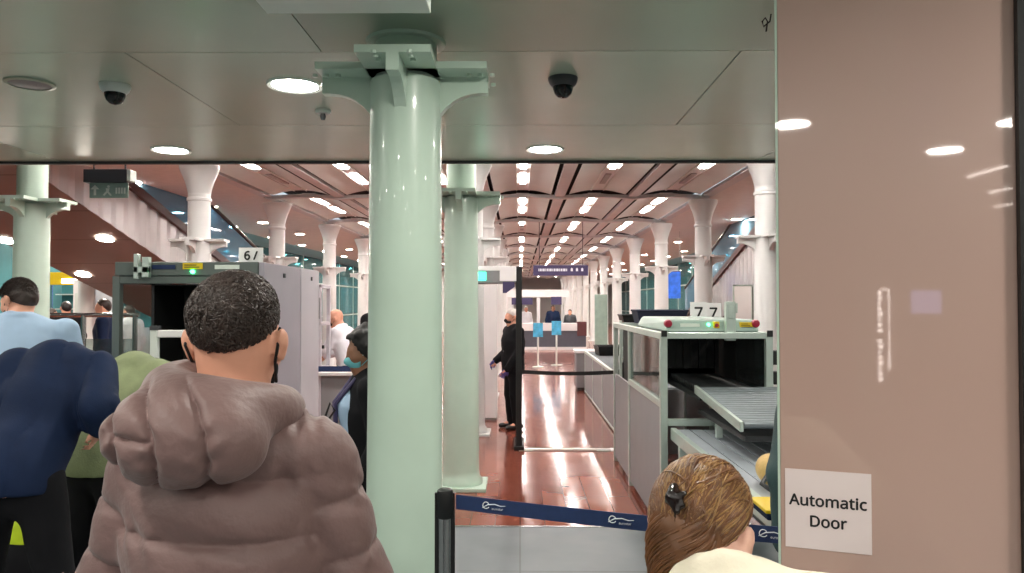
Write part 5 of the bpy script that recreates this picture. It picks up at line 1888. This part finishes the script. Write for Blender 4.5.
def dh(p):
    q = p - hood_c
    xs = q[:, 0] + 0.22 * (q[:, 2] + 0.02) + 0.5 * q[:, 2] ** 2 / 0.1
    d1 = np.minimum(np.minimum(np.abs(xs + 0.092), np.abs(xs + 0.018)), np.abs(xs - 0.062))
    d2 = np.where((xs < -0.018) & (xs > -0.092), np.abs(q[:, 2] + 0.006 + 0.12 * q[:, 0]), 1.0)
    dd = np.minimum(d1, d2)
    b = -0.019 * np.exp(-dd / 0.0075)
    b = b * np.clip((0.15 - np.abs(q[:, 0] + 0.01)) / 0.05, 0.2, 1)
    pk_ = 0.0035 * np.exp(-(dd / 0.028) ** 2) * np.sin(q[:, 2] * 150 + 4 * np.sin(q[:, 0] * 30)) * np.sin(q[:, 0] * 50 + q[:, 1] * 45)
    return b + pk_ + 0.0015 * noise3(p, 22, 7)


Rh = rotm(0, -0.25, 0.06)
ring = [nk + _np((0.098 * math.sin(a) - 0.006, -0.008 - 0.098 * math.cos(a), 0.008 - 0.03 * math.sin(a / 2) + 0.004 * math.cos(a))) for a in np.linspace(-2.6, 2.6, 17)]
hood = [ell(hood_c, (0.128, 0.075, 0.072), Rh, 0.05), ell(hood_c + _np((0.03, 0.02, -0.03)), (0.095, 0.055, 0.052), Rh, 0.05),
        ell(hood_c + _np((-0.045, 0.012, -0.010)), (0.078, 0.066, 0.068), Rh, 0.05)]
hring = [cap(ring[i], ring[i + 1], 0.034, 0.034, 0.04) for i in range(16)]
sobj('hood', [(hood, dh, 0.02), (hring, None, 0.05)], 0.0038, 'puffer', man, it=1)
sobj('collar_flap', [(([cap(nk + _np((0.10, 0.05, -0.065)), nk + _np((0.162, 0.10, -0.08)), 0.032, 0.024, 0.03)]), lambda p: 0.004 * noise3(p, 40, 3), 0.02)], 0.008, 'puffer', man)
obj('drawcord', MB().tube([nk + _np((0.155, 0.11, -0.075)), nk + _np((0.15, 0.115, -0.04)), nk + _np((0.158, 0.12, -0.015)), nk + _np((0.168, 0.118, -0.03)), nk + _np((0.155, 0.115, -0.05))], 0.0025, 6), 'black', man, smooth=True)
obj('side_cord', MB().tube([J['elL'] + _np((-0.085, -0.02, 0.05)), J['elL'] + _np((-0.115, -0.03, 0.02)), J['elL'] + _np((-0.12, -0.03, -0.0))], 0.003, 6), 'puffer', man, smooth=True)
tr = [cap(J['pelvis'], J['pelvis'] + _np((0, 0, 0.05)), 0.156, 0.15, 0.05, (_np((0, 1, 0)), 1.4))]
for S_ in 'RL':
    tr += leg_prims(J, s, S_, 0.014, hem=0.026)
    a, b = J['an' + S_], J['to' + S_]
    he = a + (a - b) * 0.35
    sobj('shoe', [cap((he[0], he[1], 0.045), (b[0], b[1], 0.036), 0.044, 0.036, 0.02), cap(a, (a[0], a[1], 0.05), 0.046, 0.045, 0.03)], 0.012, 'shoe', man, cuts=[((0, 0, -1), -0.001)])
sobj('trousers', tr, 0.012, 'black_cloth', man)
for sg in (1, -1):
    sobj('eye', [ell(h(sg * 0.032, 0.083, -0.004), (0.012, 0.009, 0.008), R, 0.01)], 0.005, 'eye', man)
fw = R @ _np((0, 1, 0))
mk = sobj('face_mask', [ell(h(0, 0.030, -0.055), (0.068, 0.078, 0.062), R, 0.02)], 0.007, 'mask_black', man, cuts=[(-fw, -(fw @ h(0, 0.045, 0)))])
for sg in (1, -1):
    obj('ear_loop', MB().tube([h(sg * 0.062, 0.05, -0.03), h(sg * 0.080, 0.02, -0.005), h(sg * 0.088, -0.016, 0.024), h(sg * 0.089, -0.028, -0.008), h(sg * 0.080, -0.014, -0.04), h(sg * 0.066, 0.04, -0.08)], 0.003, 6), 'mask_black', mk, smooth=True)
# hair: a cropped base plus thousands of short bent locks
upv = R @ _np((0, -0.50, 0.866))
hair_cut = [(-upv, -(upv @ h(0, 0.02, 0.040)))]
hb_ = [ell(h(0, -0.007, 0.027), (0.0765, 0.0985, 0.0925), R, 0.03)]
sobj('hair', [(hb_, lambda p: 0.003 * noise3(p, 90, 2), 0.02)], 0.006, 'hair_dark', man, cuts=hair_cut, it=1)
NL = 5200
v = rng.normal(size=(NL * 2, 3))
v /= np.linalg.norm(v, axis=1, keepdims=True)
loc_z = v[:, 2] * 0.100 + 0.036
loc_y = v[:, 1] * 0.1005 - 0.008
up_s = (loc_z - 0.032) * 0.866 - (loc_y - 0.0) * 0.5                          # distance above the hairline plane
keep = up_s > 0.012
v, up_s = v[keep][:NL], up_s[keep][:NL]
root_ = np.stack([v[:, 0] * 0.0735, v[:, 1] * 0.098 - 0.007, v[:, 2] * 0.093 + 0.027], 1) * s
ln_ = 0.010 + 0.026 * np.clip((up_s - 0.01) / 0.07, 0, 1)
K = 6
tq = np.linspace(0, 1, K)
nrm = v
tang = rng.normal(size=v.shape) * 0.7 + np.stack([0.6 * np.sin(root_[:, 1] * 70 + root_[:, 2] * 50), 0.7 * np.cos(root_[:, 0] * 80), 0.5 * np.sin(root_[:, 0] * 60 + 2)], 1) + _np((0.3, 0.2, 0.0))
tang -= (tang * nrm).sum(1, keepdims=True) * nrm
tang /= np.linalg.norm(tang, axis=1, keepdims=True)
bit = np.cross(nrm, tang)
ph = rng.uniform(0, 6.28, len(v))
paths = root_[:, None] + ln_[:, None, None] * (nrm[:, None] * (0.42 * np.sin(tq * 2.4))[None, :, None] + tang[:, None] * (0.85 * tq ** 1.4)[None, :, None]
                                               + bit[:, None] * (0.42 * np.sin(tq[None] * 5.5 + ph[:, None]) * tq[None])[:, :, None])
paths = J['head'] + paths @ R.T
lk = strands('hair_locks', paths, 0.0026, 'hair_dark', man)
lk['kind'] = 'stuff'
man.location = (hd.x - J['head'][0], hd.y - J['head'][1], 0)
man.rotation_euler = (0, 0, 0.0)

# ---- woman with a clipped-up bun, bottom right
ph_ = P(701, 529, 1.36)
leanw, nfw = 0.80, 0.05
Hw = 1.66
Jt, st = skeleton(Hw, leanw, neck_fwd=nfw, side=0.30)
legw = 1 - (Jt['head'][2] - ph_.z) / (0.93 * st)


def woman_extra(o, J, s, h, R):
    # scalp base
    upv = R @ _np((0, -0.72, 0.69))
    base = [ell(h(0, -0.012, 0.026), (0.083 * s, 0.105 * s, 0.099 * s), R, 0.03), ell(h(0, -0.075, -0.035), (0.052 * s, 0.040 * s, 0.062 * s), R, 0.05)]
    sobj('hair', [(base, lambda p: 0.003 * noise3(p, 80, 2), 0.02)], 0.006, 'hair_honey', o, cuts=[(-upv, -(upv @ h(0, 0.045, -0.012)))])
    # combed locks, swept from the brow and temples back to the twist and down
    N, K = 3600, 12
    t = np.linspace(0, 1, K)[None, :, None]
    v = rng.normal(size=(N * 4, 3))
    v /= np.linalg.norm(v, axis=1, keepdims=True)
    kz = ((v[:, 2] * 0.69 - v[:, 1] * 0.72) > -0.02) & ~((v[:, 0] > 0.72) & (v[:, 2] < 0.30))
    v = v[kz][:N]
    tgt = _np((0.0, -0.80, -0.62)) + 0.24 * rng.normal(size=v.shape) * _np((0.9, 0.2, 1.3))
    swirl = 0.35 * np.sin(np.linspace(0, pi, K))[None, :, None] * np.stack([0.5 * np.sign(v[:, 0]) + 0.3, np.zeros(len(v)), 0.7 * np.ones(len(v))], 1)[:, None]
    pth = v[:, None] * (1 - t) + tgt[:, None] * t + swirl * 0.6
    pth /= np.linalg.norm(pth, axis=-1, keepdims=True)
    rad_ = _np((0.0845, 0.107, 0.101)) * (1 + rng.uniform(-0.01, 0.05, (len(v), 1, 1)) + 0.05 * np.sin(pi * t) * rng.uniform(0, 1, (len(v), 1, 1)))
    pts = pth * rad_ + _np((0, -0.012, 0.026))
    pts = J['head'] + (pts * s) @ R.T
    sel = rng.uniform(size=len(v)) < 0.16 + 0.42 * np.clip(v[:, 2], 0, 1)
    a = strands('hair_locks', pts[~sel], 0.0026, 'hair_honey', o)
    a['kind'] = 'stuff'
    b = strands('hair_locks', pts[sel], 0.0022, 'hair_blond', o)
    b['kind'] = 'stuff'
    # the twist below the clip
    tw = []
    for q in range(900):
        a0 = rng.uniform(0, 2 * pi)
        r0 = rng.uniform(0.5, 1.05)
        tt = np.linspace(0, 1, K)
        ang = a0 + 3.2 * tt
        rr_ = r0 * (0.046 + 0.016 * np.sin(pi * tt))
        tw.append(np.stack([rr_ * np.cos(ang), -0.098 - 0.55 * rr_ * np.sin(ang) + 0.03 * tt, 0.03 - 0.145 * tt], 1))
    tw = J['head'] + (np.array(tw) * s) @ R.T
    c = strands('hair_twist', tw, 0.0026, 'hair_honey', o)
    c['kind'] = 'stuff'
    cl = [h(-0.012, -0.128, 0.050), h(-0.006, -0.142, 0.030), h(0.006, -0.140, 0.008)]
    cp_ = sobj('hair_clip', [cap(cl[0], cl[1], 0.007, 0.010, 0.01), cap(cl[1], cl[2], 0.010, 0.006, 0.01), cap(h(0.012, -0.134, 0.042), h(-0.016, -0.134, 0.022), 0.004, 0.005, 0.01),
                             cap(h(0.013, -0.134, 0.02), h(-0.013, -0.133, 0.044), 0.004, 0.004, 0.01)], 0.0025, 'clip', o)
    obj('earring', MB().lathe([(0.001, -0.006), (0.005, 0), (0.001, 0.006)], 10, tuple(h(0.088, 0.006, -0.045))), 'chrome', o, smooth=True)


wom, Jw, sw__, hw_, Rw_ = person('woman with honey-brown hair clipped up, in a cream coat, leaning forward beside the pink door', tuple(ph_), -0.15, Hw, 'skin_pink', 'cream', 'black_cloth', None,
       lean=leanw, neck_fwd=nfw, side=0.30, legf=legw, head_rot=(-0.46, 0.40, 0.05), vox=0.008, top_t=0.022, hem=0.2, extra=woman_extra, build=0.95, collar=True,
       arms={'shR': (0.16, -0.005, 1.385), 'shL': (-0.15, -0.005, 1.38), 'elR': (0.25, 0.08, 1.15), 'elL': (-0.25, 0.08, 1.15), 'wrR': (0.14, 0.30, 1.08), 'wrL': (-0.14, 0.30, 1.08)})

# ---- man in the light blue shirt, looking down to the left
pb = P(19, 300, 4.75)
person('man in a light blue shirt and black mask, looking down at far left', tuple(pb), 0.55, H_for(pb.z, 0.14, 0.22), 'skin_fair', 'blue_shirt', 'black_cloth', 'hair_dark', 'mask_black',
       lean=0.14, neck_fwd=0.22, head_rot=(0.75, 0.32, 0), vox=0.010, top_t=0.02, fold=0.006, locks=3000, build=1.28, shoulders=0.24,
       arms={'elR': (0.33, 0.04, 1.14), 'elL': (-0.27, 0.04, 1.14), 'wrR': (0.14, 0.26, 1.06), 'wrL': (-0.14, 0.26, 1.06)})

# ---- bending person in the navy jacket
J0, s0 = skeleton(1.80, 0.52, neck_fwd=0.75)
def navy_extra(o, J, s, h, R):
    for S_, sg in (('R', 1), ('L', -1)):
        w_, e_ = J['wr' + S_], J['el' + S_]
        d = (w_ - e_) / np.linalg.norm(w_ - e_)
        obj('cuff', MB().tube([w_ - d * 0.03, w_ + d * 0.012], 0.037, 16), 'blue_shirt', o, smooth=True)
person('person in a navy jacket and black trousers bending forward, back to the viewer, head hidden', (P(43, 500, 3.4).x, 3.22), 0.0, 1.78, 'skin_fair', 'navy_cloth', 'black_cloth', 'hair_dark',
       lean=0.55, neck_fwd=1.3, head_rot=(0, 1.7, 0), vox=0.010, top_t=0.034, fold=0.020, build=0.90, shoulders=0.175, stance=0.115, hem=0.06, extra=navy_extra, collar=False,
       arms={'world': True, 'elR': (0.285, 0.10, 1.21), 'elL': (-0.255, 0.12, 1.15), 'wrR': (0.262, 0.14, 1.13), 'wrL': (-0.205, 0.18, 0.97)})
# ---- person in the pale green coat behind
person('person in a pale green coat bending down beside the navy jacket, mostly hidden', (P(100, 400, 4.0).x, 3.98), -0.2, 1.68, 'skin_fair', 'green_coat', 'black_cloth', 'hair_dark',
       lean=0.6, neck_fwd=1.3, head_rot=(0, 1.7, 0), vox=0.013, top_t=0.03, fold=0.008, hem=0.1)

# ---- staff woman half hidden by the nearest column
ps_ = P(365, 351, 3.95)
def staff_extra(o, J, s, h, R):
    # open coat over a pale blue shirt: the shirt front and a dark lanyard with a white badge
    fr_ = [cap(J['waist'] + _np((0, 0.085, 0.0)), J['chest'] + _np((0, 0.098, 0.02)), 0.080, 0.085, 0.03, (_np((0, 1, 0)), 1.8)), cap(J['chest'] + _np((0, 0.098, 0.02)), J['neck'] + _np((0, 0.065, -0.03)), 0.085, 0.04, 0.03, (_np((0, 1, 0)), 1.5))]
    sobj('shirt_front', fr_, 0.009, 'blue_shirt', o)
    ly = MB().tube([J['neck'] + _np((0.05, 0.08, 0.0)), J['chest'] + _np((0.035, 0.168, 0.04)), J['waist'] + _np((0.01, 0.156, 0.06))], 0.011, 8)
    ly.tube([J['neck'] + _np((-0.05, 0.08, 0.0)), J['chest'] + _np((-0.03, 0.168, 0.04)), J['waist'] + _np((0.0, 0.156, 0.06))], 0.011, 8)
    obj('lanyard', ly, 'purple_sign', o, smooth=True)
    p = J['waist'] + _np((0, 0.158, 0.0))
    obj('badge', MB().box(tuple(p - _np((0.03, 0.002, 0.045))), tuple(p + _np((0.03, 0.003, 0.045)))), 'paper', o, bevel=0.002)
person('staff member with curly black hair, teal mask and dark coat, behind the nearest column', tuple(ps_), pi / 2 + 0.35, H_for(ps_.z), 'skin_dark', 'black_cloth', 'black_cloth', 'hair_black', 'mask_teal',
       head_rot=(0.1, 0.12, 0), vox=0.010, top_t=0.026, hem=0.32, extra=staff_extra, hair_style='curly')

# ---- bald man in a white shirt at the workstation
pw = P(336, 318, 9.4)
person('bald man in a white shirt and navy trousers reaching to the search workstation', tuple(pw), pi / 2 - 0.25, H_for(pw.z, 0.25, 0.1), 'skin_fair', 'white_shirt', 'navy_trouser', None, 'mask_black',
       lean=0.25, neck_fwd=0.1, head_rot=(0.1, 0.2, 0), vox=0.014, top_t=0.018, build=1.05,
       arms={'elR': (0.20, 0.16, 1.20), 'elL': (-0.20, 0.18, 1.22), 'wrR': (0.14, 0.38, 1.18), 'wrL': (-0.14, 0.42, 1.22)})

# ---- guard beside the metal detector
pg = P(512, 317, 10.2)
def guard_extra(o, J, s, h, R):
    ly = MB().tube([J['neck'] + _np((0.05, 0.07, 0.0)), J['chest'] + _np((0.03, 0.135, 0.02)), J['waist'] + _np((0.0, 0.13, 0.02))], 0.009, 8)
    ly.tube([J['neck'] + _np((-0.05, 0.07, 0.0)), J['chest'] + _np((-0.03, 0.135, 0.02)), J['waist'] + _np((0.0, 0.13, 0.02))], 0.009, 8)
    obj('lanyard', ly, 'white_shirt', o, smooth=True)
    for S_, sg in (('R', 1), ('L', -1)):
        d = J['wr' + S_] - J['el' + S_]
        g = hand_prims(J['wr' + S_], d, (-sg * 0.8, 0.1, -0.4), -1 if sg > 0 else 1, s * 1.12, 0.5)
        sobj('glove', g, 0.010, 'glove', o)
person('guard in a black suit and black mask with violet gloves, standing behind the black post', tuple(pg), pi / 2 + 0.4, H_for(pg.z), 'skin_fair', 'black_cloth', 'black_cloth', 'hair_white', 'mask_black',
       head_rot=(0.05, 0.05, 0), vox=0.012, top_t=0.022, hem=0.12, extra=guard_extra, build=1.22, shoulders=0.2,
       arms={'elR': (0.24, 0.0, 1.12), 'elL': (-0.24, 0.0, 1.12), 'wrR': (0.17, 0.21, 0.98), 'wrL': (-0.16, 0.16, 0.88)})

# ---- people in the background
BG = [
    (376, 304, 10.4, 2.6, 'person in a dark cap and mask standing behind the staff member', 'skin_fair', 'black_cloth', 'hair_black', 'mask_black'),
    (553, 308, 28.4, pi, 'officer in a blue top standing at the far control desk, left of two', 'skin_dark', 'navy_cloth', 'hair_black', None),
    (570, 312, 28.35, pi - 0.3, 'officer in a dark grey top standing at the far control desk, right of two', 'skin_fair', 'dark_grey', 'hair_dark', None),
    (526, 309, 29.6, pi + 0.3, 'traveller in a white top behind the far control desk, left of the officers', 'skin_fair', 'white_shirt', 'hair_white', None),
    (66, 308, 13.0, 0.8, 'traveller in a dark coat beyond the queue rail, beside the white kiosk', 'skin_fair', 'black_cloth', 'hair_black', None),
    (52, 314, 14.2, -0.6, 'traveller in a grey coat beyond the queue rail, behind the man in light blue', 'skin_fair', 'dark_grey', 'hair_dark', None),
    (103, 307, 11.0, 1.9, 'traveller in a navy coat just left of the lane six scanner glass', 'skin_fair', 'navy_cloth', 'hair_dark', None),
    (92, 311, 18.9, 0.2, 'traveller in a black coat far behind the lane six scanner glass', 'skin_dark', 'black_cloth', 'hair_black', None),
    (129, 312, 12.5, 1.2, 'traveller in a white top seen through the lane six scanner glass', 'skin_fair', 'white_shirt', 'hair_dark', None),
    (700, 330, 9.8, 2.2, 'traveller in black standing behind the lane seven scanner', 'skin_fair', 'black_cloth', 'hair_black', None),
]
for px, py, Y, rz, lab, sk, tp_, hr, mk_ in BG:
    q = P(px, py, Y)
    person(lab, tuple(q), rz, H_for(q.z), sk, tp_, 'black_cloth', hr, mk_, vox=0.022 if Y > 8.7 else 0.014, top_t=0.03, hem=0.15)
# ---- person in the dark teal coat, nearly all behind the pink door
pt = P(858, 430, 2.75)
person('person in a dark teal coat standing almost entirely behind the pink door', (pt.x, 2.75), -0.2, 1.62, 'skin_fair', 'teal_coat', 'black_cloth', 'hair_dark', None, vox=0.012, top_t=0.035, hem=0.2, lean=0.55, neck_fwd=0.4, head_rot=(0, 0.9, 0))

# ================================================================== BEHIND THE VIEWER (seen as reflections in the pink door)
def mirror(px, py, z=None, dist=None):
    """point met by the view ray after it bounces off the door"""
    o = Vector((0, 0, EYE))
    d = (P(px, py, 1.0) - o).normalized()
    n = Vector((dv.y, -dv.x, 0)).normalized()
    t = (Vector((DX0.x, DX0.y, 0)) - o).dot(n) / d.dot(n)
    q = o + d * t
    r_ = d - n * 2 * d.dot(n)
    t2 = (z - q.z) / r_.z if z is not None else dist - t
    return q + r_ * t2


for px, py, lab in ((790, 124, 'round downlight over the queue, mirrored at the left edge of the pink door'), (945, 150, 'round downlight over the queue, mirrored high in the pink door'), (1019, 121, 'round downlight over the queue, mirrored at the right edge of the pink door')):
    dup(dl0, mirror(px, py, SOF_Z), 0, lab)
for i, (a_, b_) in enumerate((((968, 176), (1006, 165)), ((990, 192), (1011, 187)), ((997, 206), (1012, 203)))):
    p0, p1 = mirror(*a_, SOF_Z), mirror(*b_, SOF_Z)
    t = thing('slim_light', 'slim line light in the soffit behind the viewer, mirrored in the pink door, %s' % ['longest', 'middle one', 'lowest'][i], 'ceiling light', ((p0.x + p1.x) / 2, (p0.y + p1.y) / 2, SOF_Z), math.atan2(p1.y - p0.y, p1.x - p0.x))
    L2 = (p1 - p0).length / 2
    obj('diffuser', MB().box((-L2, -0.02, -0.012), (L2, 0.02, 0)), 'white_letter', t)
    obj('housing', MB().box((-L2 - 0.02, -0.03, -0.006), (L2 + 0.02, 0.03, 0.002)), 'lamp_rim', t)
q = mirror(865, 300, dist=15.0)
dup(near2, (q.x, q.y, 0), 0, 'pale column far behind the viewer, mirrored faintly in the pink door').scale = (1, 1, 0.805)
q0, q1 = mirror(880, 290, dist=8.0), mirror(880, 382, dist=8.0)
vs = thing('vertical_sign', 'tall slim lit sign behind the viewer, mirrored in the pink door', 'sign', (q0.x, q0.y, 0), -0.2)
obj('board', MB().box((-0.1, -0.03, 0), (0.12, -0.0, q0.z + 0.05)), 'dark_grey', vs)
lb_ = MB()
n_ = 17
for k in range(n_):
    z = q1.z + (q0.z - q1.z) * (k + 0.5) / n_
    if k == 8:
        continue
    lb_.box((-0.018, 0.0, z - 0.016), (0.018 - 0.008 * (k % 3), 0.004, z + 0.014))
obj('light_marks', lb_, 'white_letter', vs)
obj('edge_light', MB().box((0.07, 0.0, q1.z + 0.1), (0.078, 0.004, q0.z)).box((0.0, 0.0, q0.z), (0.078, 0.004, q0.z + 0.008)), 'white_letter', vs)
q = mirror(926, 302, dist=9.0)
sc_ = thing('lit_screen', 'pale lit screen behind the viewer, mirrored in the pink door', 'screen', (q.x, q.y, 0), -0.2)
obj('stand', MB().box((-0.03, -0.06, 0), (0.03, -0.03, q.z)), 'dark_grey', sc_)
obj('display', MB().box((-0.14, -0.03, q.z - 0.12), (0.14, 0.0, q.z + 0.12)), 'blue_screen', sc_)
